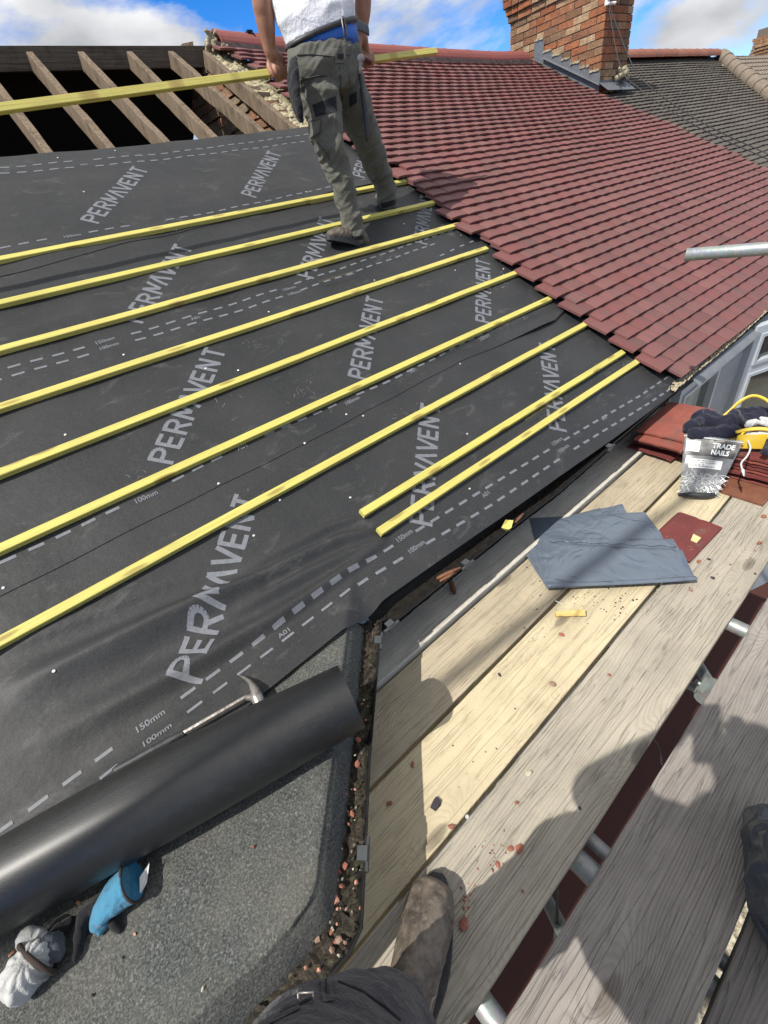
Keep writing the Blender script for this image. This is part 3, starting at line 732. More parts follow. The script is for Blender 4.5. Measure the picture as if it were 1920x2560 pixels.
# ---- print on the membrane: dashes, sizes and the maker's word
inks = {0: MB(), 1: MB(), 2: MB()}
def which(X, s): return 2 if s > lap2(X) else (1 if s > lap1(X) else 0)
def decal(X, Y, up=.0012): return Vector((X, Y, surf(X, Y)+up))
def strip(pts2, wid, k=None):
    """thin ink stroke following the sheet; pts2 in X, s"""
    pts2 = [Vector((p[0], p[1])) for p in pts2]; out = []
    for a, b in zip(pts2, pts2[1:]):
        n = max(1, int((b-a).length/.007)); d = (b-a).normalized(); q = Vector((-d.y, d.x))*wid/2
        for i in range(n):
            p0 = a.lerp(b, i/n); p1 = a.lerp(b, (i+1)/n)
            quad = [p0-q, p1-q, p1+q, p0+q]
            c = which((p0.x+p1.x)/2, (p0.y+p1.y)/2)
            # split across width too
            for u0, u1 in ((0, .5), (.5, 1)):
                A_ = quad[0].lerp(quad[3], u0); B_ = quad[1].lerp(quad[2], u0); C_ = quad[1].lerp(quad[2], u1); D_ = quad[0].lerp(quad[3], u1)
                inks[c].poly([decal(v.x, v.y*CP) for v in (A_, B_, C_, D_)])
def arc(cx, cy, rx, ry, a0, a1, n=8): return [(cx+rx*math.cos(math.radians(lerp(a0, a1, i/n))), cy+ry*math.sin(math.radians(lerp(a0, a1, i/n)))) for i in range(n+1)]
GL = {'P': (.66, [[(.0, 0), (0, 1)], [(0, .93), (.3, .93)]+arc(.30, .71, .25, .22, 90, -90)+[(0, .49)]]),
      'E': (.62, [[(0, 0), (0, 1)], [(0, .93), (.5, .93)], [(0, .5), (.44, .5)], [(0, .07), (.5, .07)]]),
      'R': (.70, [[(0, 0), (0, 1)], [(0, .93), (.3, .93)]+arc(.30, .71, .25, .22, 90, -90)+[(0, .49)], [(.25, .49), (.56, 0)]]),
      'M': (.62, [[(0, 0), (.06, 1)], [(.06, 1), (.36, .22)], [(.36, .22), (.66, 1)]]),
      'A': (.66, [[(.0, .0), (.33, 1)], [(.33, 1), (.62, 0)]]),
      'V': (.66, [[(.0, 1), (.30, 0)], [(.30, 0), (.60, 1)]]),
      'N': (.72, [[(0, 0), (0, 1)], [(0, 1), (.5, 0)], [(.5, 0), (.5, 1)]]),
      'T': (.6, [[(-.04, .93), (.56, .93)], [(.26, 0), (.26, .93)]])}
def word(txt, X, s, ang, h, wid):
    ca, sa = math.cos(ang), math.sin(ang); x = 0
    for ch in txt:
        adv, st = GL[ch]
        for pl in st: strip([(X+(x+px*h)*ca-py*h*sa, s+(x+px*h)*sa+py*h*ca) for px, py in pl], wid)
        x += adv*h + wid*.75
bases = [(-1.09, 1.25), (-.12, 1.255), (.865, 1.235), (1.83, 1.228), (-.80, 2.03), (.185, 2.03), (1.153, 2.012), (2.10, 2.013), (-.55, 2.83), (.445, 2.83), (1.39, 2.79), (2.31, 2.80), (-.36, 3.65), (.60, 3.657), (1.552, 3.643), (2.45, 3.64)]
for X, s in bases:
    X *= KS; s *= KS
    if X < -.9: continue
    word('PERMAVENT', X+.035, s-.04, math.atan2(.50, .535), .098*KS, .0155)
def dashrow(px, pitch=.0815*KS, dl=.043, wid=.0105, skip=(), texts=()):
    P = [mhit(x, y) for x, y in px]; P = sorted([(p.x, p.y/CP) for p in P])
    P = [(P[0][0]-1.2, P[0][1]-(0))] + P if P[0][0] < .5 else P
    X = P[0][0]; 
    def sy(X):
        for a, b in zip(P, P[1:]):
            if a[0] <= X <= b[0]: return lerp(a[1], b[1], (X-a[0])/(b[0]-a[0]))
        return P[-1][1]
    tx = [mhit(*q).x for q in texts]
    while X < min(P[-1][0], 2.66):
        if not any(abs(X+dl/2-q) < .055 for q in tx): strip([(X, sy(X)), (X+dl, sy(X+dl))], wid)
        X += pitch
    return sy
T150 = [(375, 1803), (1010, 1340), (1392, 1104)]; T100 = [(392, 1838), (1040, 1368), (1408, 1122)]
dashrow([(72, 2027), (302, 1856), (668, 1585), (880, 1420), (1200, 1230), (1420, 1095), (1600, 990), (1665, 945)], texts=T150)
dashrow([(168, 2011), (320, 1893), (691, 1615), (905, 1455), (1230, 1262), (1440, 1120), (1620, 1010), (1690, 963)], texts=T100)
dashrow([(0, 1408), (300, 1268), (640, 1100), (1000, 940), (1200, 838), (1330, 775)], texts=[(365, 1243), (605, 1118), (880, 1002)])
dashrow([(20, 920), (350, 830), (600, 755), (880, 662), (1060, 600), (1160, 568)], texts=[(262, 852), (722, 722)])
dashrow([(30, 940), (360, 846), (620, 771), (900, 675), (1080, 612)], texts=[(270, 868), (735, 733)])
dashrow([(0, 420), (200, 402), (420, 383), (700, 345), (760, 337)], texts=[(210, 412)])
dashrow([(0, 434), (200, 418), (420, 398), (700, 362), (770, 352)], texts=[(212, 414)])
dashrow([(0, 621), (200, 585), (480, 540), (680, 500), (820, 468), (1000, 430)], texts=[(180, 590), (380, 560)])
dashrow([(1050, 1), (1051, 1)][:0] or [(1100, 640), (1130, 626), (1210, 590)], pitch=.1)
def smalltext(txt, px, py, size, mat=None, surfz=None, ang=0., owner_=None, bold=0., name='printing'):
    cu = bpy.data.curves.new('t', 'FONT'); cu.body = txt; cu.size = 1; cu.offset = bold; o = bpy.data.objects.new('t', cu); COL.objects.link(o)
    dg = bpy.context.evaluated_depsgraph_get(); dg.update(); me = bpy.data.meshes.new_from_object(o.evaluated_get(dg)); bpy.data.objects.remove(o); bpy.data.curves.remove(cu)
    return me
def memtext(txt, px, py, size=.026, ang=0.):
    me = smalltext(txt, 0, 0, 1, bold=.02); c = mhit(px, py); X0, s0 = c.x, c.y/CP; w_ = max(v.co.x for v in me.vertices)
    ca, sa = math.cos(ang), math.sin(ang); k = which(X0, s0); mbx = inks[k]; base = len(mbx.v)
    for v in me.vertices:
        x = (v.co.x-w_/2)*size; y = (v.co.y-.35)*size; q = decal(X0+x*ca-y*sa, (s0+x*sa+y*ca)*CP, .0016); mbx.v.append(tuple(q))
    for f_ in me.polygons: mbx.face([base+i for i in f_.vertices])
for t, x, y in [('150mm', *T150[0]), ('150mm', *T150[1]), ('150mm', *T150[2]), ('100mm', *T100[0]), ('100mm', *T100[1]), ('100mm', *T100[2]), ('A01', 710, 1583), ('A01', 1214, 1236), ('A01', 1510, 1046),
                ('100mm', 365, 1243), ('A01', 605, 1118), ('100mm', 880, 1002), ('100mm', 1210, 843), ('A01', 1032, 927), ('150mm', 262, 852), ('100mm', 272, 866), ('A01', 488, 796), ('A01', 876, 686), ('150mm', 722, 722), ('100mm', 735, 733), ('A01', 210, 412), ('A01', 380, 571), ('150mm', 180, 590)]:
    memtext(t, x, y)
for k, b in inks.items():
    if b.f:
        o = b.build('printing', M['ink'], sheets[k]); o.location = -sheets[k].location
chalk = {0: MB(), 1: MB(), 2: MB()}; ink_keep = inks; inks = chalk; rgc = random.Random(9)
for (cx, cy, sx, sy, n_) in [(1100, 545, 26, 9, 70), (1075, 530, 20, 8, 30), (1140, 575, 14, 6, 18), (1290, 812, 26, 6, 34), (1325, 795, 18, 5, 18), (1240, 722, 14, 5, 10), (1575, 910, 12, 9, 26), (1600, 880, 10, 8, 10), (1105, 500, 30, 8, 12), (760, 985, 20, 10, 12), (820, 1010, 16, 10, 8), (640, 1240, 30, 14, 10), (1010, 1030, 22, 16, 12), (560, 1000, 26, 16, 9), (350, 1190, 26, 16, 8), (1440, 1000, 20, 10, 8), (640, 870, 20, 8, 8)]:
    for _ in range(n_):
        p = mhit(rgc.gauss(cx, sx), rgc.gauss(cy, sy)); X_q, s_q = p.x, p.y/CP
        if X_q > 2.6: continue
        a_q = rgc.uniform(-.9, 1.6); L_q = rgc.uniform(.004, .028); pts_q = [(X_q+L_q*t*math.cos(a_q+t*.5), s_q+L_q*t*math.sin(a_q+t*.5)) for t in (0, .33, .66, 1)]; strip(pts_q, rgc.uniform(.0008, .0026))
inks = ink_keep
mc_ = plain('chalky scuff', (.20, .195, .18), .9, scale=60, base2=(.08, .08, .075))
for k, b in chalk.items():
    if b.f: o = b.build('mortar_scuffs', mc_, sheets[k]); o.location = -sheets[k].location
# pencil-sharp nail heads
npx = [(135, 1678), (9, 1470), (547, 1209), (635, 1339), (876, 1244), (1174, 1222), (515, 921), (596, 926), (310, 887), (164, 1087), (762, 1108), (866, 1036), (936, 701), (214, 957), (672, 780), (1168, 1085), (908, 1040), (1138, 676), (440, 575), (765, 480), (210, 480), (145, 395), (288, 377), (1010, 560), (1222, 690), (1290, 632), (1150, 910), (700, 1250), (310, 1230), (490, 1000)]
m = MB(); m.tube([(0, 0, -.004), (0, 0, .0012), (0, 0, .002)], [.0044, .0044, .003], 12); n0 = m.build('clout_nail', M['nail']); firstn = True
for i, (x, y) in enumerate(npx):
    o = n0 if i == 0 else n0.copy()
    if i: COL.objects.link(o)
    p = mhit(x, y); o.location = p + NR*.001; o.rotation_euler = (PIT, 0, 0)
    tag(o, 'bright round nail head pinning the dark membrane to the rafters', 'nail', 'clout nails in the membrane')
# chalky scuffs of mortar dust at the verge: little crumbs
# ================================================================== STRIPPED ROOF: rafters, ridge, party wall
fr = thing('roof_frame', 'bare old roof timbers of the stripped house, rafters under a dark ridge board', 'roof frame')
RY = 5.2*KS; RZ = zp(RY)
rx = [(-.35, -.35), (.03, .01), (.37, .36), (.727, .70), (1.087, 1.055), (1.447, 1.42), (1.822, 1.765), (2.173, 2.19), (2.49, 2.465)]
for i, (xt, xb) in enumerate(rx):
    xt *= KS; xb *= KS; wd = .043; dp = .105; m = MB(); n = 26; rings = []
    ln = Vector((xb-.02-xt-.024, -1.9*KS*1.0, 0)); 
    for j in range(n+1):
        t = j/n; s = lerp(5.93*KS, 3.7*KS, t); X = lerp(xt+.024, xb-.028, t)
        wob = .004*noise.noise(Vector((i*9, t*5, 0)))
        c0 = RP(X+wob, s, -.006 + .006*noise.noise(Vector((i, t*9, 5))))
        c1 = c0 - NR*dp
        e = Vector((1, 0, 0)); b_ = .004
        q = [c0+e*(wd/2-b_), c0+e*wd/2-NR*b_, c1+e*wd/2+NR*b_, c1+e*(wd/2-b_), c1-e*(wd/2-b_), c1-e*wd/2+NR*b_, c0-e*wd/2-NR*b_, c0-e*(wd/2-b_)]
        rings.append([p + NR*.0022*noise.noise(p*22) + e*.002*noise.noise(p*17) for p in q])
    m.loft(rings)
    o = m.build('rafter', M['rafter'], fr, False)
m = MB(); m.box((-.30, RY+.012, RZ-.062), (5.32, .034, .125)); m.build('ridge_board', M['ridgeboard'], fr)
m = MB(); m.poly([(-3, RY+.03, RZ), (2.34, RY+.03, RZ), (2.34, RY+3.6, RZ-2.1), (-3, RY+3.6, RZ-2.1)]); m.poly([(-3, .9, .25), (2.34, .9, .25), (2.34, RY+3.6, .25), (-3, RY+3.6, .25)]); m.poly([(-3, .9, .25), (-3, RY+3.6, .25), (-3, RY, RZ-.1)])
m.build('loft_shade_lining', M['dark'], fr)
settle(fr)
# party wall: brick face, rough mortar top
pw = thing('party_wall', 'rough brick party wall with cream mortar along its sloping top, beside the last rafter', 'wall')
m = MB(); rr = random.Random(2)
X0 = 2.50*KS
for c in range(34):
    z = .35 + c*.068
    y = 1.0 + (c % 2)*.1
    while y < 5.3:
        if z + .03 < zp(y)-.05 and y > 2.5:
            m.box((X0+.05, y, z), (.1+rr.uniform(-.012, .012), .195, .055), None, 0, rr.random(), .008)
        y += .215
m.build('brickwork', mk_brick('rough pale brick', [(0., (.34, .24, .16)), (.3, (.42, .22, .13)), (.5, (.36, .29, .20)), (.8, (.26, .20, .14)), (1., (.46, .27, .17))]), pw)
m = MB(); n = 120; K = 14; rows = []
for i in range(n+1):
    s = lerp(1.2, 5.95*KS, i/n); row = []
    for j in range(K+1):
        X = lerp(X0+.008, 2.86*KS, j/K); h = .016*noise.noise(Vector((X*30, s*14, 1)))+.012*noise.noise(Vector((X*60, s*45, 7)))+(.01 if j < K else 0)-.035*(j in (0,))
        row.append(m.vert(RP(X, s, -.028+h)))
    rows.append(row)
for i in range(n):
    for j in range(K): m.face((rows[i][j], rows[i][j+1], rows[i+1][j+1], rows[i+1][j]))
m_, t_, p_ = newmat('broken cream bedding'); N_ = NT(t_); g_ = N_.geo()
t_.links.new(N_.mix(N_.ramp(N_.noise(N_.map(g_, (1, 2.2, 1)), 17, 8, .72, .6), [(.44, 0.), (.54, 1.)]), (.145, .12, .08), (.60, .53, .33)), p_.inputs['Base Color']); p_.inputs['Roughness'].default_value = .95
t_.links.new(N_.bump(N_.noise(g_, 45, 7, .75), .02), p_.inputs['Normal'])
m.build('mortar_bed', m_, pw, True)
m = MB(); m.poly([(X0+.1, 1, .3), (X0+.1, 5.3, .3), (X0+.1, RY, RZ-.06), (X0+.1, 1, zp(1)-.06)]); m.build('mortar_core', M['mortar'], pw); settle(pw)
# ================================================================== BATTENS
bt = [((0, 560, 880, 390), 'highest yellow batten on the membrane, passing behind the roofer\'s front leg'), ((0, 655, 935, 437), 'second yellow batten down, under the heel of the roofer\'s rear boot'),
      ((0, 755, 990, 485), 'third yellow batten down, carrying the roofer\'s front boot'), ((0, 880, 1050, 537), 'fourth yellow batten down, just below the upper double row of printed dashes'),
      ((0, 1022, 1118, 588), 'fifth yellow batten down, with a bright knot near the left edge'), ((0, 1187, 1188, 645), 'sixth yellow batten down, just above the single row of printed dashes'),
      ((0, 1388, 1262, 702), 'lowest full-length yellow batten, crossing the wrinkled sheet'), ((783, 1110, 1345, 762), 'upper of the two short yellow battens by the eaves'), ((820, 1150, 1375, 783), 'lower of the two short yellow battens, nearest the gutter')]
BW, BT = .0305, .021
def batten(X0, X1, s0, s1, label, mat='batten', grp='yellow battens nailed across the roof'):
    Lx = X1-X0; n = max(6, int(Lx/.05)); m = MB(); rings = []; b = .0018
    for i in range(n+1):
        t = i/n; X = lerp(X0, X1, t); s = lerp(s0, s1, t) + .0015*noise.noise(Vector((X*2, s0*9, 0)))
        c = RP(X, s, .004 + .002*noise.noise(Vector((X*1.7, s0*5, 3))))
        a = [(b, 0), (BW-b, 0), (BW, b), (BW, BT-b), (BW-b, BT), (b, BT), (0, BT-b), (0, b)]
        rings.append([c + WR*u + NR*v for u, v in a])
    m.loft(rings); o = m.build('roof_batten', M[mat]); p = o.data; c = RP((X0+X1)/2, (s0+s1)/2)
    # local frame: x along the batten
    mt = Matrix.Translation(c) @ Matrix.Rotation(PIT, 4, 'X'); p.transform(mt.inverted()); o.matrix_world = mt
    return tag(o, label, 'batten', grp)
S_ = 1.1573
for (x0, y0, x1, y1), lab in bt:
    a = XS(onr(x0*S_, y0*S_, BT)); b = XS(onr(x1*S_, y1*S_, BT)); sl = (b[1]-a[1])/(b[0]-a[0])
    X0_ = a[0] if x0 > 0 else -3.0
    batten(X0_, b[0]+.012, a[1]+sl*(X0_-a[0]), b[1], lab)
# teal-ended offcut and old end grain by the eaves
c = onr(1592, 827, .02); m = MB(); m.box(c, (.05, .032, .024), (Vector((1, 0, 0)), WR, NR)); o = tag(center(m.build('batten_end', M['paint'])), 'teal painted old batten end sticking out under the red verge', 'batten end')
c = onr(1610, 845, .02); m = MB(); m.box(c, (.05, .035, .024), (Vector((1, 0, 0)), WR, NR)); o = tag(center(m.build('batten_end', M['chipw'])), 'pale old batten stub beside the teal painted one', 'batten end')
c = onr(1568, 812, .02); m = MB(); m.box(c, (.08, .032, .024), (Vector((1, 0, 0)), WR, NR)); o = tag(center(m.build('batten_end', plain('dark green primer', (.03, .08, .07), .6))), 'dark green batten end above the teal painted one', 'batten end')
# writing stamped on battens
ST = MB()
M['stamp'] = plain('brown stamp ink', (.16, .12, .035), .7)
def stamp(px, py, txt='BS 5534 GRADED ROOFING BATTEN 25x38', h=.0125):
    X0, s0 = XS(onr(px, py, BT+.004))
    cu = bpy.data.curves.new('t', 'FONT'); cu.body = txt; cu.size = 1; o = bpy.data.objects.new('t', cu); COL.objects.link(o)
    dg = bpy.context.evaluated_depsgraph_get(); dg.update(); me = bpy.data.meshes.new_from_object(o.evaluated_get(dg)); bpy.data.objects.remove(o)
    W_ = max(v.co.x for v in me.vertices)
    best = min((o for o in COL.objects if o.name.startswith('roof_batten')), key=lambda o: abs((o.matrix_world.translation - RP(o.matrix_world.translation.x, 0)).dot(WR) - s0))
    inv = best.matrix_world.inverted()
    for v in me.vertices: v.co = inv @ RP(X0+(v.co.x-W_/2)*h, s0+(v.co.y-.35)*h, BT+.0085)
    me.materials.append(M['stamp']); link('stamp', me, best)
for q in ((815, 500), (905, 632), (1015, 597), (1120, 864), (1345, 1022), (840, 688)): stamp(*q)
# batten carried by the roofer
HY = 2.80*KS
pL = ony(0, 272, HY); pR = ony(1090, 128, HY); dv = (pR-pL).normalized(); pL = pL - dv*1.9
m = MB(); upv = (Vector((0, 0, 1))-dv*dv.z).normalized(); up2 = (upv*.93 + dv.cross(upv)*-.36).normalized(); sd = dv.cross(up2)
n = 60; rings = []
for i in range(n+1):
    c = pL.lerp(pR, i/n); hw, hh = .0105, .0145; b = .0018
    rings.append([c + sd*u + up2*v for u, v in [(-hw+b, -hh), (hw-b, -hh), (hw, -hh+b), (hw, hh-b), (hw-b, hh), (-hw+b, hh), (-hw, hh-b), (-hw, -hh+b)]])
m.loft(rings); o = m.build('roof_batten', M['batten'])
mt = Matrix.Translation((pL+pR)/2) @ Matrix(((dv.x, sd.x, up2.x), (dv.y, sd.y, up2.y), (dv.z, sd.z, up2.z))).to_4x4(); o.data.transform(mt.inverted()); o.matrix_world = mt
tag(o, 'long yellow batten carried level in both hands by the roofer', 'batten')
HB = (pL, pR, dv, up2, sd)
# ================================================================== RED TILED ROOF
ridge_top = [(2.3, 2.735), (2.64, 2.729), (2.79, 2.722), (3.5, 2.676), (4.54, 2.638), (5.48, 2.605), (6.58, 2.573), (7.6, 2.57), (9, 2.575), (14.5, 2.57)]
def rtz(X):                                          # height of the ridge tile crown, survey units
    for a, b in zip(ridge_top, ridge_top[1:]):
        if a[0] <= X <= b[0]: return lerp(a[1], b[1], (X-a[0])/(b[0]-a[0]))
    return ridge_top[-1][1]
def sagn(X, s):                                      # survey X, s -> extra offset (place units)
    dz = rtz(X) - 2.735
    return KS*dz*ss(1.8, 6.0, s)**1.0 + .006*noise.noise(Vector((X*.7, s*.9, 2)))
TO = .028
def tiles(name, rowsX, s0, gauge, nrow, mat, parent, w=.156, cam_=.0042, th=.0132, seed=1, jit=.0016, off=TO, step=.014):
    rg = random.Random(seed); m = MB(); m.hasuv = True; K = 6
    for r in range(nrow):
        s = s0 + r*gauge; xs, xe = rowsX(r, s)
        X = xs; sj = rg.uniform(-jit, jit)
        while X < xe - w*.45:
            col = rg.random()*.999+.001; tilt = rg.uniform(-.0018, .0018); ds = sj+rg.uniform(-jit, jit); rise = rg.uniform(-.001, .0015)
            uo = rg.random()*40; L_ = gauge*1.75
            top_f, top_b, bot_f = [], [], []; uvs = []
            for k in range(K+1):
                u = k/K; x = X + .001 + (w-.002)*u; c = cam_*(1-(2*u-1)**2)
                oo = off + sagn(x/KS, s/KS)
                o2 = off + sagn(x/KS, (s+L_)/KS)
                edge_drop = -.0004 if k in (0, K) else 0
                top_f.append(m.vert(RP(x, s+ds, oo+step+th+c+rise+tilt*(u-.5)+edge_drop)))
                bot_f.append(m.vert(RP(x, s+ds+.001, oo+step+c*.8+rise+tilt*(u-.5))))
                top_b.append(m.vert(RP(x, s+L_, o2+step+th-step*1.75+c+tilt*(u-.5)-.002)))
                uvs.append(u*w+uo)
            for k in range(K):
                m.face((top_f[k], top_f[k+1], top_b[k+1], top_b[k]), 0, [(uvs[k], 0+uo), (uvs[k+1], uo), (uvs[k+1], uo+L_), (uvs[k], uo+L_)], col)
                m.face((bot_f[k], bot_f[k+1], top_f[k+1], top_f[k]), 0, [(uo, 0)]*4, col)
            ba = m.vert(RP(X+.001, s+L_, off+sagn(X/KS, (s+L_)/KS)-.012)); m.face((bot_f[0], top_f[0], top_b[0], ba), 0, [(uo, 0)]*4, col)
            bb = m.vert(RP(X+w-.001, s+L_, off+sagn(X/KS, (s+L_)/KS)-.012)); m.face((top_f[-1], bot_f[-1], bb, top_b[-1]), 0, [(uo, 0)]*4, col)
            X += w
    return m.build(name, mat, parent)
verge = [(.9, 2.80), (1.03, 2.82), (1.8, 2.76), (2.7, 2.76), (3.6, 2.76), (4.93, 2.76), (5.3, 2.80), (5.5, 2.78), (5.85, 2.62), (6.4, 2.6)]
def vx(s):
    for a, b in zip(verge, verge[1:]):
        if a[0] <= s <= b[0]: return lerp(a[1], b[1], (s-a[0])/(b[0]-a[0]))
    return 2.62
rv = random.Random(11); TW = .156
pat = [0, .5, 0, .5, 1, .5, 0, .5, 0, .5, 0, -.5, 0, .5]
def red_rows(r, s):
    base = vx(s/KS)*KS
    j = -.5 if r % 2 else 0.
    if r in (5, 12, 19, 26, 33, 40): j += 0
    if rv.random() < .06: j += .5
    return base + j*TW + TW*.25 - .04, 7.50*KS
rr_ = thing('red_tiled_roof', 'newly laid red concrete tile roof with staggered unfinished verge, right of the roofer', 'roof')
GA = .0965*KS
tiles('tile_covering', red_rows, 1.035*KS, GA, 51, M['tile'], rr_, seed=21)
# under-layer so nothing shows through
m = MB(); n = 40
for (xa, xb) in ((2.86*KS, 7.6*KS),):
    rows = [[m.vert(RP(lerp(xa, xb, i/24), lerp(1.12*KS, 6.0*KS, j/n), -.004+sagn(lerp(xa, xb, i/24)/KS, lerp(1.12, 6.0, j/n)))) for j in range(n+1)] for i in range(25)]
    for i in range(24):
        for j in range(n): m.face((rows[i][j], rows[i+1][j], rows[i+1][j+1], rows[i][j+1]))
m.build('underlay', M['mem'], rr_)
def ridge(parent, X0, X1, ln, mat, r=.118, seed=1, zoff=0., name='ridge_tile', capend=None, yy=RY):
    rg = random.Random(seed); X = X0; i = 0
    while X < X1-.05:
        L_ = min(ln, X1-X)*rg.uniform(.97, 1.0); m = MB(); K = 12; rings = []
        for (x, rr2, dz) in ((X, r*1.03, 0), (X+.012, r*1.03, 0), (X+.0125, r, 0), (X+L_, r, 0)):
            z = H-(H-rtz(x/KS))*KS + zoff - r + rg.uniform(-.002, .002)
            ring = [Vector((x, yy-.01 - rr2*math.cos(math.pi*k/K)*1.12, z + rr2*math.sin(math.pi*k/K))) for k in range(K+1)]
            ring += [Vector((x, yy-.01 + (rr2-.014)*math.cos(math.pi*k/K)*1.1, z + (rr2-.014)*math.sin(math.pi*k/K))) for k in range(K+1)]
            rings.append(ring)
        m.c_ = 0; m.loft(rings, 0, True, rg.random()*.99+.01)
        o = m.build(name, mat, parent, False)
        X += L_; i += 1
ridge(rr_, 2.66*KS, 7.25*KS, .43*KS, M['ridge'], seed=4)
m = MB(); rows = []
for i in range(90):
    X = lerp(2.6*KS, 7.3*KS, i/89); z = H-(H-rtz(X/KS))*KS
    rows.append([m.vert((X, RY-.150+.004*noise.noise(Vector((X*20, j, 0))), z-.105-.02*j+.004*noise.noise(Vector((X*15, j*3, 0))))) for j in range(3)])
for i in range(89):
    for j in range(2): m.face((rows[i][j], rows[i+1][j], rows[i+1][j+1], rows[i][j+1]))
m.build('ridge_bedding', plain('grey bedding mortar', (.20, .15, .13), .95, scale=40), rr_)
# verge end of the ridge: lumpy mortar
m = MB(); rg = random.Random(6)
for i in range(26):
    p = ony(rg.uniform(515, 545), rg.uniform(78, 128), RY-.06+rg.uniform(-.03, .05)); rock(m, p, (.055, .05, .045), rg)
for i in range(12):
    p = ony(rg.uniform(545, 575), rg.uniform(108, 122), RY-.14); rock(m, p, (.05, .03, .025), rg)
fuse('mortar_lump', m, M['cream'], .008, 2, rr_, crumple(3, .01, 22))
m = MB(); p = ony(640, 100, RY-.1); m.tube([p+Vector((-.05, .06, .06)), p+Vector((-.01, .0, .04)), p+Vector((.02, -.02, -.03)), p+Vector((.03, -.03, -.06))], .006, 6); m.box(p+Vector((-.03, .02, .055)), (.05, .02, .018)); m.build('ridge_clip', M['plastic'], rr_)
# eaves: dark felt strip and board under the last course
m = MB()
for i in range(40):
    X = lerp(2.72, 9.2, i/39); e = .004*noise.noise(Vector((X*4, 0, 0)))
    m.v += [tuple(RP(X, 1.10*KS, .012)), tuple(RP(X, .955*KS+e, .006)), tuple(RP(X, .935*KS+e, -.004))]
for i in range(39):
    for j in range(2): a = i*3+j; m.face((a, a+3, a+4, a+1))
m.build('eaves_strip', plain('grey eaves tray', (.21, .22, .225), .5, scale=9), rr_, True); settle(rr_)
# dark old roof beyond --------------------------------------------------------
dk = thing('old_tiled_roof', 'weathered dark brown tile roof of the next house beyond the chimney', 'roof')
def hipX(s): return lerp(12.2, 14.1, clamp((s/KS-4.2)/1.7, -3, 1))*KS
tiles('tile_covering', lambda r, s: (7.53*KS + (TW/2 if r % 2 else 0), hipX(s)+.02), 1.035*KS, GA, 51, M['oldtile'], dk, seed=5, jit=.005, cam_=.003, off=TO-.03)
m = MB(); n = 30
for i in range(24):
    for j in range(n):
        q = [(i, j), (i+1, j), (i+1, j+1), (i, j+1)]
        m.poly([RP(lerp(7.5, 14.2, a/24)*KS, lerp(1.05, 6.0, b/n)*KS, -.035+sagn(lerp(7.5, 14.2, a/24), lerp(1.05, 6.0, b/n))) for a, b in q])
m.build('underlay', M['mem'], dk)
ridge(dk, 7.7*KS, 14.05*KS, .33*KS, M['oldridge'], r=.118, seed=9, zoff=.012)
m = MB()
for i in range(12):
    pass
hp = [RP(hipX(s*KS)+.05, s*KS, .06+sagn(13, s)) for s in (5.85, 5.3, 4.8, 4.3, 3.8, 3.3, 2.4, 1.2)]
for a, b in zip(hp, hp[1:]):
    n = max(1, round((b-a).length/.33))
    for i in range(n):
        m = MB(); p, q = a.lerp(b, i/n), a.lerp(b, (i+.97)/n); m.tube([p, q], [.10, .112], 14, 0, True, random.random()); m.build('hip_tile', M['tanridge'], dk, True, 40)
settle(dk)
fz = thing('far_tiled_roof', 'tan pantiled roof of the farthest house at the right edge, behind the hip tiles', 'roof')
m = MB()
for r in range(14):
    for c_ in range(60):
        X = (13.2+c_*.16)*KS; s = (3.0+r*.21)*KS
        if X < hipX(s)+.06: continue
        cc = [m.vert(RP(X+dx*.148/4, s+ds, -.06+.02*math.sin(math.pi*dx/4)+lift-.11*ss(3, 6, s/KS))) for ds, lift in ((0, .05), (.22, .02)) for dx in range(5)]
        for k in range(4): m.face((cc[k], cc[k+1], cc[k+6], cc[k+5]), 0, [(c_, r)]*4, random.random())
        cb = [m.vert(RP(X+dx*.148/4, s, -.07+.01*math.sin(math.pi*dx/4)-.11*ss(3, 6, s/KS))) for dx in range(5)]
        for k in range(4): m.face((cb[k], cb[k+1], cc[k+1], cc[k]), 0, [(c_, r)]*4, random.random())
m.build('tile_covering', M['tanridge'], fz)
for i in range(14):
    x0 = 14.3+i*.4; m = MB(); m.tube([Vector((x0*KS, RY, ony(1830+i*8, 150, RY).z-.02)), Vector(((x0+.39)*KS, RY, ony(1838+i*8, 151, RY).z-.02))], .085, 12); m.build('ridge_tile', M['ridgeboard'], fz, True, 40)
settle(fz)
# ---- chimneys ---------------------------------------------------------------
def brickface(m, o, u, n_, w_, z0, z1, ch=.0685, bl=.205, seed=0, skip=None, dz=0.):
    rg = random.Random(seed); z = z0; r = 0
    while z < z1:
        x = 0.; first = True
        while x < w_-.005:
            l = bl if not (first and r % 2) else bl/2
            l = min(l, w_-x)
            if rg.random() < .12: l = min(l/2+.003, w_-x)
            if l > .02:
                pr = rg.uniform(-.003, .003); c = o + u*(x+l/2) + Vector((0, 0, z+ch/2)) - n_*(.03-pr)
                if not skip or not skip(c): m.box(c, (l-.009, .06, ch-.010), (u, n_, Vector((0, 0, 1))), 0, rg.random(), .0035)
            x += l; first = False
        z += ch; r += 1
FX = 7.65*KS; cA = onx(1500, 182, FX); cB = onx(1275, 120, FX); wY = cB.y-cA.y; wX = .70*KS
ch = thing('chimney_stack', 'big orange-red brick chimney with corbelled top and stepped lead flashing', 'chimney')
m = MB(); zb = 1.75; zt = ony(1275, 62, cB.y).z + .0
zt = onx(1275, 60, FX).z
X_, Y_ = Vector((1, 0, 0)), Vector((0, 1, 0))
brickface(m, Vector((FX, cA.y, 0)), Y_, -X_, wY, zb, zt, seed=1); brickface(m, Vector((FX, cA.y, 0)), X_, -Y_, wX, zb, zt, seed=2)
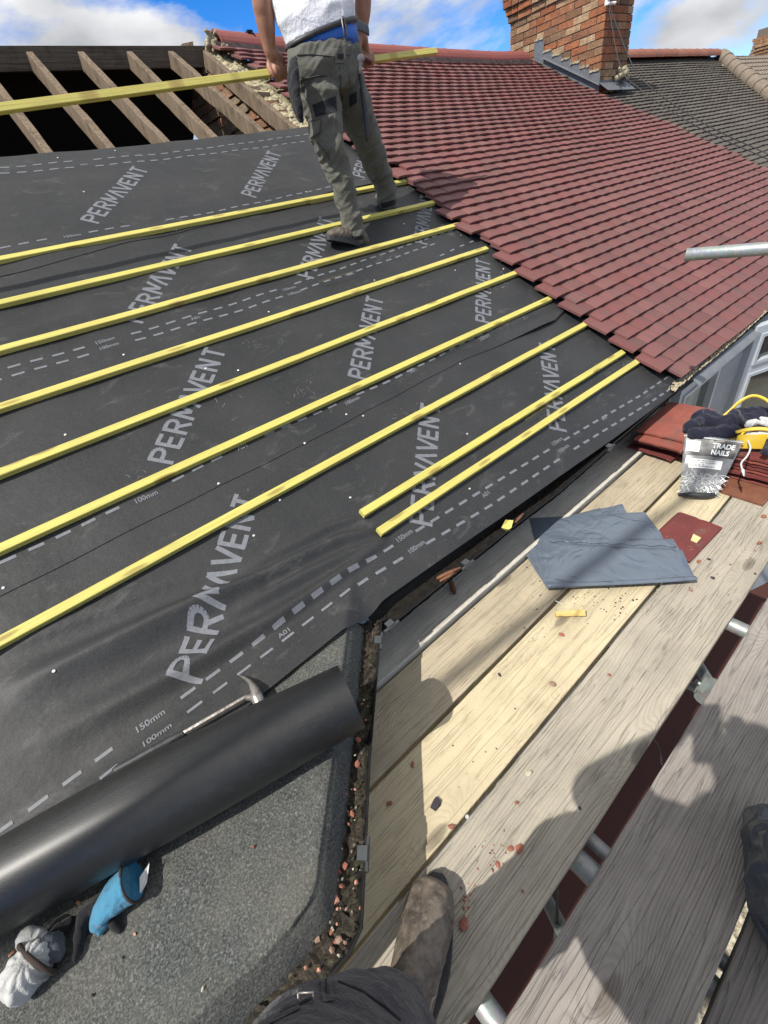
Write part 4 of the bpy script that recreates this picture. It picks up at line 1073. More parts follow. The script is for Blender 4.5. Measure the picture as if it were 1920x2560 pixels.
brickface(m, Vector((FX+wX, cA.y, 0)), Y_, X_, wY, zb, zt, seed=3); brickface(m, Vector((FX, cA.y+wY, 0)), X_, Y_, wX, zb, zt, seed=4)
for i, (pj, mt_) in enumerate(((.022, 0), (.045, 0), (.07, 1), (.075, 1), (.05, 1), (.02, 0), (.0, 0))):
    z = zt + i*.0685
    for o_, u_, n_, w_ in ((Vector((FX-pj, cA.y-pj, 0)), Y_, -X_, wY+2*pj), (Vector((FX-pj, cA.y-pj, 0)), X_, -Y_, wX+2*pj), (Vector((FX+wX+pj, cA.y-pj, 0)), Y_, X_, wY+2*pj), (Vector((FX-pj, cA.y+wY+pj, 0)), X_, Y_, wX+2*pj)):
        brickface(m, o_, u_, n_, w_, z, z+.06, seed=10+i)
m.build('brickwork', M['brick'], ch)
m = MB(); m.box((FX+wX/2, cA.y+wY/2, (zb+zt)/2), (wX-.02, wY-.02, zt-zb)); 
for i, pj in enumerate((.022, .045, .07, .075, .05, .02, 0)): m.box((FX+wX/2, cA.y+wY/2, zt+.034+i*.0685), (wX-.024+2*pj, wY-.024+2*pj, .0685))
m.build('mortar', M['mortar'], ch)
for i in range(3):
    m = MB(); p = Vector((FX+wX/2, cA.y+.22+i*.42, zt+.48)); m.tube([p, p+Vector((0, 0, .05)), p+Vector((0, 0, .3)), p+Vector((0, 0, .33))], [.12, .11, .09, .105], 16)
    m.build('chimney_pot', M['ridge'], ch, True, 40)
def roofz(X, Y): return RP(X, Y/CP, TO+.03+sagn(X/KS, Y/CP/KS)).z
lm = MB(); NS_ = 9
for i in range(NS_):
    y0_, y1_ = cA.y-.01+i*.135, cA.y-.01+(i+1)*.135
    zt_ = roofz(FX, y1_)+.045; zt_ = zb + math.ceil((zt_-zb)/.0685)*.0685-.004
    if y1_ > RY+.05: break
    lm.poly([(FX-.010-.0006*i, y0_, roofz(FX, y0_)-.06), (FX-.010-.0006*i, y0_, zt_-.03), (FX-.010-.0006*i, y0_+.02, zt_), (FX-.010-.0006*i, y1_+.012, zt_), (FX-.010-.0006*i, y1_+.012, roofz(FX, y1_)-.06)][::-1])
    mm = MB()
    for k in range(4): mm.box((FX-.014, y0_+.02+(k+.5)*.030, zt_+.006+.002*k), (.016, .031, .020), None, 0, None, .004)
    mm.build('flashing_mortar', M['cream'], ch)
lm.poly([(FX-.008, cA.y-.012, roofz(FX, cA.y)+.02), (FX-.05, cA.y-.03, roofz(FX-.05, cA.y)+.002), (FX-.05, RY-.1, roofz(FX-.05, RY-.1)+.002), (FX-.008, RY-.1, roofz(FX, RY-.1)+.02)])
lm.build('lead_flashing', M['lead'], ch)
m = MB(); yb = cA.y-.012; zl = roofz(FX, cA.y)+.02
m.poly([(FX-.01, yb, zl-.02), (FX+wX, yb, zl-.12), (FX+wX, yb, zl+.03), (FX-.01, yb, zl+.03)]); m.poly([(FX-.03, yb, zl+.01), (FX-.03, yb-.13, roofz(FX, yb-.13)+.012), (FX+wX+.03, yb-.13, roofz(FX, yb-.13)+.0), (FX+wX+.03, yb, zl+.0)])
m.build('front_flashing', M['lead'], ch)
m = MB(); rg = random.Random(3)
for i in range(14): rock(m, ony(rg.uniform(1545, 1568), rg.uniform(172, 200), cA.y-.05+rg.uniform(-.03, .03)), (.09, .08, .09), rg)
fuse('mortar_patch', m, M['cream'], .01, 4, ch, crumple(5, .008, 14)); settle(ch)
fc = thing('chimney_stack', 'distant corbelled brick chimney at the top right corner', 'chimney')
m = MB(); a = ony(1950, 150, 6.2); b = ony(1950, 122, 6.2)
brickface(m, Vector((a.x, 6.2, 0)), X_, -Y_, 1.4, a.z-.6, b.z+.03, .075, .21, 31); brickface(m, Vector((a.x, 6.2, 0)), Y_, -X_, .8, a.z-.6, b.z+.03, .075, .21, 32)
for i, pj in enumerate((.03, .06, .09, .09, .03)):
    brickface(m, Vector((a.x-pj, 6.2-pj, 0)), X_, -Y_, 1.5, b.z+.03+i*.08, b.z+.1+i*.08, .08, .21, 33+i); brickface(m, Vector((a.x-pj, 6.2-pj, 0)), Y_, -X_, .9, b.z+.03+i*.08, b.z+.1+i*.08, .08, .21, 43+i)
m.build('brickwork', mk_brick('far tan brick', [(0., (.36, .20, .10)), (.5, (.44, .27, .14)), (1., (.30, .16, .09))]), fc)
m = MB(); m.box((a.x+.7, 6.6, b.z-.1), (1.36, .76, 1.4)); m.build('mortar', M['mortar'], fc); settle(fc)
# aerial bracket and cables
ab = thing('cable_bracket', 'small white cable bracket and insulators fixed at the corner of the big chimney', 'bracket')
m = MB(); c = Vector((FX-.03, cA.y-.03, ony(1497, 6, cA.y).z))
m.box(c, (.05, .05, .05)); m.tube([c, c+Vector((-.08, -.06, .06))], .012, 8); m.tube([c+Vector((0, -.01, 0)), c+Vector((.10, -.09, .05))], .010, 8); m.tube([c+Vector((-.03, -.02, -.02)), c+Vector((.03, -.08, -.03))], .014, 8)
m.build('arm', M['white'], ab); m = MB(); m.tube([c+Vector((-.02, -.03, .02)), c+Vector((.06, -.05, -.05)), c+Vector((.10, -.05, .03)), c+Vector((.02, -.04, .07))], .006, 6); m.build('cable_loop', M['rubber'], ab); settle(ab)
def cable(px, label, r=.0048):
    P = [c]; n = len(px)
    for i, (x, y, of) in enumerate(px): P.append(onr(x, y, of))
    m = MB(); m.limb(P, [r]*len(P), 6, 5); tag(center(m.build('telephone_cable', M['rubber'], None, True)), label, 'cable')
cable([(1552, 170, .20), (1600, 222, .14), (1700, 292, .1), (1800, 345, .08), (1920, 398, .08), (2100, 480, .1)], 'lower black cable hanging from the chimney bracket across the dark roof')
cable([(1575, 150, .34), (1612, 205, .28), (1700, 272, .22), (1800, 330, .2), (1920, 385, .2), (2100, 468, .25)], 'upper black cable hanging from the chimney bracket across the dark roof')
# ================================================================== SCAFFOLD
def board(name, y0, y1, z, mat, label, x0=-2.2, x1=2.78, th=.038, seed=0, skew=0.):
    n = 120; rings = []; m = MB()
    for i in range(n+1):
        X = lerp(x0, x1, i/n); w0 = .0022*noise.noise(Vector((X*3.1, seed, 0)))+.001*noise.noise(Vector((X*25, seed, 0))); w1 = .0022*noise.noise(Vector((X*3.1, seed, 9)))+.001*noise.noise(Vector((X*25, seed, 5)))
        a, b = y0+w0+skew*(X-1), y1+w1+skew*(X-1); zz = z + .0015*noise.noise(Vector((X*1.3, seed, 4))); c = .0035
        rings.append([Vector(q) for q in ((X, a+c, zz), (X, a+c*.3, zz-c*.3), (X, a, zz-c), (X, a, zz-th), (X, b, zz-th), (X, b, zz-c), (X, b-c*.3, zz-c*.3), (X, b-c, zz))])
    m.loft([r[::-1] for r in rings]); o = m.build(name, mat); center(o)
    return tag(o, label, 'scaffold board', 'scaffold boards laid side by side')
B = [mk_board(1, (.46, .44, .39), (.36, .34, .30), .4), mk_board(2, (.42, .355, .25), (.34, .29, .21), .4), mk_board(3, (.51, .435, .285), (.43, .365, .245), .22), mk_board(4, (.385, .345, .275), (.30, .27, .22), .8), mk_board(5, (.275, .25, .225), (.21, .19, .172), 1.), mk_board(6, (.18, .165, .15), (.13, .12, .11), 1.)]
board('scaffold_board', .766, .99, .016, B[0], 'innermost scaffold board, mostly shaded below the black gutter with one bright strip', seed=1)
board('scaffold_board', .5515, .7555, .0, B[1], 'scaffold board second from the house, dirty tan with a soft dark shadow band', seed=2)
board('scaffold_board', .3255, .5385, .0, B[2], 'third scaffold board from the house, the smoothest and yellowest one', seed=3)
board('scaffold_board', .093, .3145, .0, B[3], 'fourth scaffold board from the house, pale grey with knots, under the brown boot', seed=4)
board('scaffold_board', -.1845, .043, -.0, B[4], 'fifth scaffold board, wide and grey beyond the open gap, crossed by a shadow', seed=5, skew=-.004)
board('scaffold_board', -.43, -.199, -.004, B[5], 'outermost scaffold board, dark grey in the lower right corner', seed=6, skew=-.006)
m = MB(); rows = []  # thin pale ragged strip laid along the innermost board's edge
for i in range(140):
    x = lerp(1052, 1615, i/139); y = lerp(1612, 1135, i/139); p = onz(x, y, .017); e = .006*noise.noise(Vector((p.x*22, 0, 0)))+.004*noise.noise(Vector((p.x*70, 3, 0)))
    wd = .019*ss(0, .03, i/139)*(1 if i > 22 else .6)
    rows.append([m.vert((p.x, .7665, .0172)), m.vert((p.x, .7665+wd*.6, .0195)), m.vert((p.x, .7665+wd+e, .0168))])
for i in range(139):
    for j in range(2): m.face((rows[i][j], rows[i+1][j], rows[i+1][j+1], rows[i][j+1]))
o = m.build('edge_strip', plain('pale mortar smear', (.58, .55, .48), .9, scale=40, base2=(.46, .43, .37), bump=.003)); center(o); tag(o, 'long whitish mortar smear along the edge of the innermost scaffold board', 'mortar smear')
def tubeobj(a, b, label, r=.0242, mat='galv', name='scaffold_tube', grp='scaffold tubes', cat='scaffold tube', wall=True):
    a, b = Vector(a), Vector(b); m = MB(); d = (b-a).normalized()
    m.tube([a, a+d*.001, a+(b-a)*.5, b], [r*.96, r, r, r], 20, 0, False); m.tube([a, a+d*.25], [r*.86, r*.86], 20, 0, False)
    n = 20
    o = m.build(name, M[mat], None, True, 45); center(o); return tag(o, label, cat, grp)
tubeobj((1.377, -1.2, -.066), (1.377, 1.1, -.066), 'scaffold tube seen through the gap between boards, level with the grey sacks')
tubeobj((.415, -1.2, -.070), (.415, 1.1, -.070), 'thick scaffold tube crossing the gap beside a red tile chip', .028)
tubeobj((.470, -1.2, -.062), (.476, 1.1, -.062), 'thinner pale scaffold tube lying against the thick tube in the gap', .017)
tubeobj((.065, -1.2, -.066), (.052, 1.1, -.066), 'scaffold tube showing at the bottom edge of the photo between two boards')
p0, p1 = onz(1365, 2246, -.32), onz(1410, 2333, -.22); tubeobj(p0+(p0-p1)*6, p1+(p1-p0)*2, 'teal stained diagonal scaffold tube below the gap near the brown boot', .018)
p0, p1 = onz(1745, 1663, -.62), onz(1782, 1725, -.52); tubeobj(p0+(p0-p1)*3, p1+(p1-p0)*2.0, 'grey diagonal scaffold tube leading to a coupler under the boards')
p0, p1 = onz(1712, 1706, -.6), onz(1776, 1742, -.55); tubeobj(p0+(p0-p1)*2, p1+(p1-p0)*.1, 'short low scaffold tube meeting the diagonal tube at the coupler', .02)
cp = onz(1770, 1728, -.5); m = MB(); m.box(cp, (.07, .06, .06), None, 0, .3, .006); m.tube([cp-Vector((.05, 0, 0)), cp+Vector((.05, 0, 0))], .032, 12); m.tube([cp+Vector((.0, -.03, 0)), cp+Vector((0, .05, .02))], .008, 6)
tag(center(m.build('scaffold_coupler', M['galv'])), 'steel coupler joining two tubes below the gap in the boards', 'coupler')
p0, p1 = onz(1714, 637, .905), onz(1925, 621, .905); tubeobj(p0, p0+(p1-p0)*3, 'round grey handrail pole entering the picture over the red roof from the right', .0235)
tubeobj((-2.5, -.62, -.1), (5, -.62, -.1), 'long scaffold ledger tube just outside the outermost board')
for i, X in enumerate((-1.6, 3.2)):
    tubeobj((X, -.68, 1.3), (X, -.68, -3.1), 'upright scaffold pole standing outside the %s end of the platform' % ('near', 'far')[i])
tubeobj((3.05, -.62, -.4), (3.05, 1.1, -.4), 'cross tube under the far end of the platform')
# black wire hanging below the gap
m = MB(); m.limb([onz(1394, 2215, -.12), onz(1392, 2290, -.2), onz(1386, 2360, -.3), onz(1384, 2440, -.35)], [.004]*4, 6); tag(center(m.build('loose_wire', M['rubber'])), 'thin black wire dangling in the gap between boards near the boot', 'wire')
m = MB(); m.limb([onz(1630, 1840, -.15), onz(1648, 1870, -.2), onz(1654, 1910, -.25)], [.003]*3, 6); tag(center(m.build('loose_wire', M['rubber'])), 'short black wire seen in the gap between the brown boot and the coupler', 'wire')
# telephone line high overhead, out of the picture: its soft shadow crosses the boards
a, b = onz(1120, 1700, 0), onz(1640, 1292, .03); d = (b-a); hh = 5.2
m = MB(); pa, pb = a - d*1.0, b + d*.6; sh = Vector((-SHX*hh, -SHY*hh, hh)); m.tube([pa+sh, (pa+pb)/2+sh, pb+sh], .024, 8)
tag(center(m.build('overhead_cable', M['rubber'])), 'thick black overhead cable passing high above the scaffold', 'cable')

# ================================================================== THINGS ON THE BOARDS
def slab(name, c4, z, th, mat, label, cat, group=None, seed=0, amp=.006, nx=46, ny=34, parent=None, lift=None):
    BL, BR, TR, TL = [Vector(onz(x, y, z+th)) for x, y in c4]; m = MB(); topi = []
    for i in range(nx+1):
        row = []
        for j in range(ny+1):
            u, v = i/nx, j/ny; p = (BL*(1-u)+BR*u)*(1-v)+(TL*(1-u)+TR*u)*v
            e = min(u, 1-u, v, 1-v); k = min(1, e*9)
            q = p*8+Vector((seed*3., 0, 0)); wv = abs(noise.noise(q))*1.4+.3*abs(noise.noise(q*2.3)); h = amp*(.55-wv)*k
            row.append(m.vert((p.x+.002*noise.noise(q*1.7), p.y+.002*noise.noise(q*1.9), z+th*(.35+.65*k**.5)+h)))
        topi.append(row)
    for i in range(nx):
        for j in range(ny): m.face((topi[i][j], topi[i+1][j], topi[i+1][j+1], topi[i][j+1]))
    per = [topi[i][0] for i in range(nx)]+[topi[nx][j] for j in range(ny)]+[topi[i][ny] for i in range(nx, 0, -1)]+[topi[0][j] for j in range(ny, 0, -1)]
    lowv = [m.vert((m.v[i][0], m.v[i][1], z)) for i in per]; n = len(per)
    for i in range(n): m.face((per[i], lowv[i], lowv[(i+1) % n], per[(i+1) % n]))
    m.face(lowv[::-1])
    o = m.build(name, mat, parent, True, 60)
    if parent is None: center(o); tag(o, label, cat, group)
    return o
gs = 'grey polythene sacks fanned out flat on the boards'
slab('rubble_sack', [(1366, 1466), (1600, 1400), (1500, 1268), (1277, 1328)], .002, .005, M['bag'], 'bottom grey polythene sack of the fan, its dark corner pointing left under the gutter', 'sack', gs, 1)
slab('rubble_sack', [(1366, 1466), (1640, 1420), (1556, 1258), (1298, 1318)], .008, .005, M['bag'], 'second sack from the bottom of the grey fan, ending nearest the gutter at the top', 'sack', gs, 2)
slab('rubble_sack', [(1366, 1466), (1702, 1395), (1612, 1278), (1322, 1294)], .014, .006, M['bag'], 'middle grey sack of the fan with its slanting edge beside the red tile', 'sack', gs, 3)
slab('rubble_sack', [(1366, 1466), (1728, 1425), (1684, 1346), (1352, 1342)], .021, .005, M['bag'], 'second grey sack from the top, only a strip showing behind the topmost one', 'sack', gs, 4)
slab('rubble_sack', [(1366, 1467), (1741, 1447), (1706, 1371), (1378, 1354)], .027, .010, M['bag'], 'topmost flat grey polythene sack with a thick rolled front edge', 'sack', gs, 5, .010)
sk_ = [o for o in COL.objects if o.name.startswith('rubble_sack')][-1]
m = MB(); m.limb([onz(1372, 1463, .034), onz(1500, 1459, .035), onz(1640, 1452, .034), onz(1738, 1445, .034)], [(.006, .010)]*4, 10, 8, up=(0, 0, 1)); o = m.build('rolled_edge', M['bag'], sk_, True); o.location = -sk_.location
for k, (a_, b_2, zz_) in enumerate((((1372, 1352), (1690, 1366), .040),)):
    m = MB(); pts_ = [onz(lerp(a_[0], b_2[0], i/24), lerp(a_[1], b_2[1], i/24)+2*math.sin(i*1.7), zz_-.006) for i in range(25)]; m.tube(pts_, [.0012+.0008*abs(math.sin(i*2.3)) for i in range(25)], 6); o = m.build('heat_seam', M['bag'], sk_, True); o.location = -sk_.location
def tile49(name, c, ux, z, mat, label, cat, group, lx=.39, wy=.23, th=.013, tilt=0., groove=True, cut=None):
    """single lap tile, long axis ux"""
    ux = Vector(ux).normalized(); uy = Vector((-ux.y, ux.x, 0)); uz = Vector((0, 0, 1)); ux = (ux+uz*tilt).normalized(); uz = ux.cross(uy).normalized()
    m = MB(); K = 14; J = 6; T, Bm = [], []
    for j in range(J+1):
        rt, rb = [], []
        for k in range(K+1):
            u = k/K-.5; v = j/J-.5
            gz = (-.004*math.exp(-((u)/.06)**2) + .0035*math.cos(u*math.pi)) if groove else 0
            if groove and (k == 0): gz -= .006
            e = .003 if (j in (0, J)) else 0
            p = Vector(c)+ux*(v*lx)+uy*(u*wy)+uz*(gz)
            p.z += z
            rt.append(m.vert(p+uz*(th-e))); rb.append(m.vert(p))
        T.append(rt); Bm.append(rb)
    for j in range(J):
        for k in range(K):
            m.face((T[j][k], T[j+1][k], T[j+1][k+1], T[j][k+1])); m.face((Bm[j][k], Bm[j][k+1], Bm[j+1][k+1], Bm[j+1][k]))
    for j in range(J): m.face((T[j][0], Bm[j][0], Bm[j+1][0], T[j+1][0])); m.face((T[j][K], T[j+1][K], Bm[j+1][K], Bm[j][K]))
    for k in range(K): m.face((T[0][k], T[0][k+1], Bm[0][k+1], Bm[0][k])); m.face((T[J][k], Bm[J][k], Bm[J][k+1], T[J][k+1]))
    o = center(m.build(name, mat, None, False)); o.data.flip_normals() if False else None
    return tag(o, label, cat, group)
mt1 = M['bagtile']
def mk_looset(name, base, dk):
    m, t, p = newmat(name); N = NT(t); g = N.obj(); gg = N.geo()
    sx = N.n('ShaderNodeSeparateXYZ', {0: g})
    c = N.mix(N.ramp(N.noise(gg, 9, 7, .65), [(.3, 0.), (.7, 1.)]), base, dk)
    c = N.mix(N.ramp(N.noise(gg, 28, 8, .75, 1.), [(.60, 0.), (.70, .7)]), c, (.42, .24, .19))
    c = N.mix(N.ramp(N.noise(N.map(gg, (1, 1, 1), (4, 4, 1)), 12, 8, .7), [(.55, 0.), (.68, .8)]), c, (.13, .09, .07))
    t.links.new(c, p.inputs['Base Color']); p.inputs['Roughness'].default_value = .72; t.links.new(N.bump(N.noise(gg, 160, 4), .001), p.inputs['Normal'])
    return m
ml1 = mk_looset('scuffed red tile', (.30, .082, .055), (.20, .06, .045)); ml2 = mk_looset('dark red tile', (.17, .035, .03), (.11, .026, .024))
tile49('roof_tile', onz(1719, 1342, .0)+Vector((-.012, .012, 0)), (-.998, .05, 0), .002, ml2, 'single dark red tile lying on the boards with a wood chip on it', 'roof tile', 'loose roof tiles on the boards', .27, .167, .013)
lc = Vector((2.395, .70, 0)); lab = ['bottom', 'second', 'third', 'fourth', 'fifth', 'sixth', 'topmost']; rg = random.Random(5)
offs = [(.02, -.01, .04), (-.03, .012, -.10), (.015, .03, .05), (-.01, -.02, -.04), (.02, .01, .10), (-.055, -.01, -.02), (.0, .012, .02)]
for i in range(7):
    dx, dy, an = offs[i]
    tile49('roof_tile', lc+Vector((dx, dy, 0)), (math.cos(an), math.sin(an), 0), .002+i*.0178, ml1 if i > 2 else ml2, '%s tile of the untidy red stack between the gutter and the bag of nails' % lab[i], 'roof tile', 'tiles of the left stack', .40, .225, .0125, .002*(i % 3))
rc = Vector((2.25, .30, 0))
tile49('roof_tile', Vector((2.185, .285, 0)), (1, -.06, 0), .002, M['browntile'], 'smooth orange-brown tile at the foot of the stack right of the bag of nails', 'roof tile', None, .31, .175, .012, groove=False)
for i in range(8):
    tile49('roof_tile', rc+Vector((rg.uniform(-.012, .016)+.07, rg.uniform(-.008, .008)+.01, 0)), (1, rg.uniform(-.05, .03), 0), .016+i*.0165, ml2 if i % 3 else ml1, '%s red tile, counted upwards, of the stack right of the bag of nails' % ['first', 'second', 'third', 'fourth', 'fifth', 'sixth', 'seventh', 'eighth'][i], 'roof tile', 'tiles of the right stack', .34, .20, .012, .0)
# bag of nails ---------------------------------------------------------------
nbg = thing('nail_bag', 'clear standing bag of bright nails with black printed header, in front of the tile stacks', 'bag')
bTL, bTR, bBR, bBL = onz(1712, 1084, .215), onz(1860, 1102, .215), onz(1792, 1238, .012), onz(1698, 1236, .012)
bn = (bBR-bBL).cross(bTL-bBL).normalized(); bn = bn if bn.dot(CAM-bBL) > 0 else -bn
def bagp(u, v, o=0.):
    p = (bBL*(1-u)+bBR*u)*(1-v)+(bTL*(1-u)+bTR*u)*v
    bul = .026*math.sin(math.pi*clamp(u))**.6*math.exp(-((v-.25)/.33)**2) + .0025*noise.noise(Vector((u*5, v*7, 3)))
    return p + bn*(bul*1.0+o)
m_, t_, p_ = newmat('clear bag film'); N_ = NT(t_); p_.inputs['Base Color'].default_value = (.30, .33, .35, 1); p_.inputs['Roughness'].default_value = .18; p_.inputs['Alpha'].default_value = .36
t_.links.new(N_.bump(N_.noise(N_.geo(), 60, 4, .6, 1.), .006), p_.inputs['Normal']); film = m_
m = MB(); nx, ny = 24, 34; F_ = [[m.vert(bagp(i/nx, j/ny)) for j in range(ny+1)] for i in range(nx+1)]
Bk = [[m.vert((bBL*(1-i/nx)+bBR*i/nx)*(1-j/ny)+(bTL*(1-i/nx)+bTR*i/nx)*(j/ny) - bn*(.002+.03*math.exp(-((j/ny-.15)/.3)**2)*math.sin(math.pi*i/nx))) for j in range(ny+1)] for i in range(nx+1)]
for i in range(nx):
    for j in range(ny): m.face((F_[i][j], F_[i+1][j], F_[i+1][j+1], F_[i][j+1])); m.face((Bk[i][j], Bk[i][j+1], Bk[i+1][j+1], Bk[i+1][j]))
for j in range(ny): m.face((F_[0][j], F_[0][j+1], Bk[0][j+1], Bk[0][j])); m.face((F_[nx][j], Bk[nx][j], Bk[nx][j+1], F_[nx][j+1]))
m.build('film', film, nbg, True)
def patch(name, u0, u1, v0, v1, o, mat, sk=0.):
    m = MB(); n = 12; g_ = [[m.vert(bagp(lerp(u0, u1, i/n)+sk*(j/n), lerp(v0, v1, j/n), o)) for j in range(n+1)] for i in range(n+1)]
    for i in range(n):
        for j in range(n): m.face((g_[i][j], g_[i+1][j], g_[i+1][j+1], g_[i][j+1]))
    return m.build(name, mat, nbg, True)
darkfilm = plain('dark printed film', (.15, .155, .165), .3, scale=20); tb = patch('header_print', .03, .97, .66, .93, .001, M['label'])
patch('dark_tint', .06, .94, .36, .655, .0006, darkfilm)
wl = patch('address_label', .13, .80, .44, .60, .0024, M['white'], -.01); bl = patch('barcode_label', .04, .30, .72, .90, .0024, M['white'])
def bagtext(txt, u, v, size, parent, mat, asp=1., bold=.03):
    me = smalltext(txt, 0, 0, 1, bold=bold); W_ = (bTR-bTL).length
    for q in me.vertices: q.co = bagp(u+q.co.x*size*asp, v+q.co.y*size*.95, .0042)
    me.materials.append(mat); o = link('lettering', me, parent); return o
wp = plain('white print', (.85, .85, .85), .5, var=.02); bp = plain('black print', (.03, .03, .03), .6)
bagtext('TRADE', .52, .815, .125, tb, wp); bagtext('NAILS', .52, .70, .125, tb, wp)
for k, (s_, v_) in enumerate((('C R A MILES ASSOCIATES LTD', .565), ('UNIT 1, Acorn Way, Questor', .53), ('Dartford DA1 1JZ', .495), ('trade nails and fixings supplied', .465))): bagtext(s_, .17+.05*(k % 2), v_, .034, wl, bp, 1.05, .01)
m = MB(); rg = random.Random(8)
for i in range(16):
    u = .075+i*.012; m.poly([bagp(u, .74, .003), bagp(u+rg.choice((.003, .006)), .74, .003), bagp(u+.004, .79, .003), bagp(u, .79, .003)])
for k in range(3):
    for i in range(5): m.poly([bagp(.07+i*.04, .87-k*.02, .003), bagp(.10+i*.04, .87-k*.02, .003), bagp(.10+i*.04, .877-k*.02, .003), bagp(.07+i*.04, .877-k*.02, .003)])
m.build('printing', bp, bl)
m = MB(); rg = random.Random(12)
for i in range(260):
    u, v = rg.uniform(.06, .94), rg.uniform(.03, .42)*rg.uniform(.5, 1); c_ = bagp(u, v, -rg.uniform(.0015, .008)); a_ = rg.uniform(-1.6, 1.6); d_ = ((bBR-bBL).normalized()*math.cos(a_)+(bTL-bBL).normalized()*math.sin(a_)+bn*rg.uniform(-.15, .15)).normalized()
    L_ = .023; m.tube([c_-d_*L_, c_+d_*L_], .0016, 5)
o = m.build('nails', M['nail'], nbg); o['kind'] = 'stuff'
m = MB(); m.limb([bagp(0.02, .0, -.004), bagp(.3, -.02, .016), bagp(.7, -.02, .016), bagp(.97, .0, -.004)], [.008, .012, .012, .008], 8); m.build('bottom_gusset', M['rubber'], nbg, True)
m = MB(); m.limb([bagp(0, .965, .001), bagp(.5, .965, .002), bagp(1, .965, .001)], [.0035]*3, 6); m.build('zip_seal', M['paper'], nbg, True); settle(nbg)
# yellow tub with jumper -----------------------------------------------------
tub = thing('yellow_tub', 'yellow flexible tub with arched handles, half covered by a navy jumper', 'tub')
tc_ = Vector((2.52, .38, 0)); m = MB(); K = 40
prof = [(.001, .004), (.13, .004), (.15, .06), (.16, .115), (.166, .118), (.166, .124), (.157, .124), (.145, .065), (.12, .012), (.001, .012)]
rings = [[tc_+Vector((r*math.cos(2*math.pi*k/K), r*math.sin(2*math.pi*k/K)*.9, z)) for k in range(K)] for r, z in prof]
m.loft([r for r in rings], 0, True); m.build('body', M['yellow'], tub, True, 50)
ha = [onz(1795, 1052, .235), onz(1822, 1030, .265), onz(1850, 1004, .31), onz(1882, 990, .335), onz(1915, 1000, .33), onz(1945, 1030, .30), onz(1960, 1060, .25)]
m = MB(); m.limb(ha, [(.012, .006), (.009, .006), (.009, .006), (.009, .006), (.009, .006), (.009, .006), (.010, .006)], 10, 6); m.build('handle', M['yellow'], tub, True)
ha = [onz(1843, 1080, .235), onz(1870, 1074, .245), onz(1905, 1072, .25), onz(1950, 1080, .24)]
m = MB(); m.limb(ha, [(.007, .01)]*4, 10, 6); m.build('handle', M['yellow'], tub, True)
m = MB(); p = onz(1875, 1105, .2); m.box(p, (.10, .012, .07), ((bBR-bBL).normalized(), bn, Vector((0, 0, 1))), 0, .5, .004); m.build('front_panel', M['yellow'], tub); settle(tub)
for i, (q_, lb) in enumerate((([(1868, 1062), (1900, 1052), (1935, 1060)], 'crumpled white paper bag of fixings in the tub, behind the yellow rim'), ([(1868, 1088), (1895, 1090), (1935, 1086)], 'crumpled white paper with a barcode tucked below the yellow rim'))):
    m = MB(); m.limb([onz(x, y, .235-.02*i) for x, y in q_], [.014, .02, .024], 10, 5); o = fuse('paper_bag', m, M['paper'], .004, 1, None, crumple(8+i, .007, 30)); center(o); tag(o, lb, 'paper bag')
jm = MB()
for q_, z_, r_ in (([(1722, 1068), (1760, 1056), (1800, 1060), (1850, 1055), (1905, 1040), (1960, 1040)], .235, [.034, .042, .040, .040, .040, .034]), ([(1735, 1048), (1765, 1042), (1810, 1056)], .245, [.03, .032, .03]), ([(1740, 1084), (1790, 1078), (1835, 1078)], .225, [.030, .032, .026]),
                   ([(1820, 1052), (1850, 1034), (1895, 1028), (1950, 1030)], .26, [.022, .026, .026, .024]), ([(1914, 1130), (1930, 1110), (1960, 1080)], .19, [.012, .022, .03])):
    jm.limb([onz(x, y, z_) for x, y in q_], [(a_, a_*.75) for a_ in r_], 14, 5)
jo = fuse('jumper', jm, M['navy'], .005, 4, None, lambda p, n: crumple(4, .020, 9)(p, n)+crumple(7, .007, 24)(p, n)); center(jo); tag(jo, 'crumpled navy jumper draped over the yellow tub and the left tile stack', 'jumper')
m = MB(); m.limb([onz(1866, 1096, .21), onz(1876, 1118, .2), onz(1868, 1140, .18), onz(1853, 1158, .165), onz(1857, 1176, .155)], [.0035]*5, 8); m.limb([onz(1857, 1176, .157), onz(1860, 1190, .155)], [.007, .002], 8)
m.box(onz(1868, 1092, .215), (.03, .012, .03), None, 0, .4, .002); tag(center(m.build('cord', M['paper'], None, True)), 'grey cord with a pointed tag hanging from the yellow tub over the red tiles', 'cord')
# big sack at the right edge
m = MB(); m.limb([onz(1935, 2070, .06), onz(1962, 2160, .07), onz(1975, 2280, .06), onz(2020, 2420, .04)], [(.045, .05), (.085, .07), (.085, .06), (.07, .04)], 20, 6)
o = fuse('rubbish_sack', m, M['bag2'], .006, 6, None, crumple(6, .014, 14)); center(o); tag(o, 'dark grey bulging plastic sack at the right edge on the outer boards', 'sack')
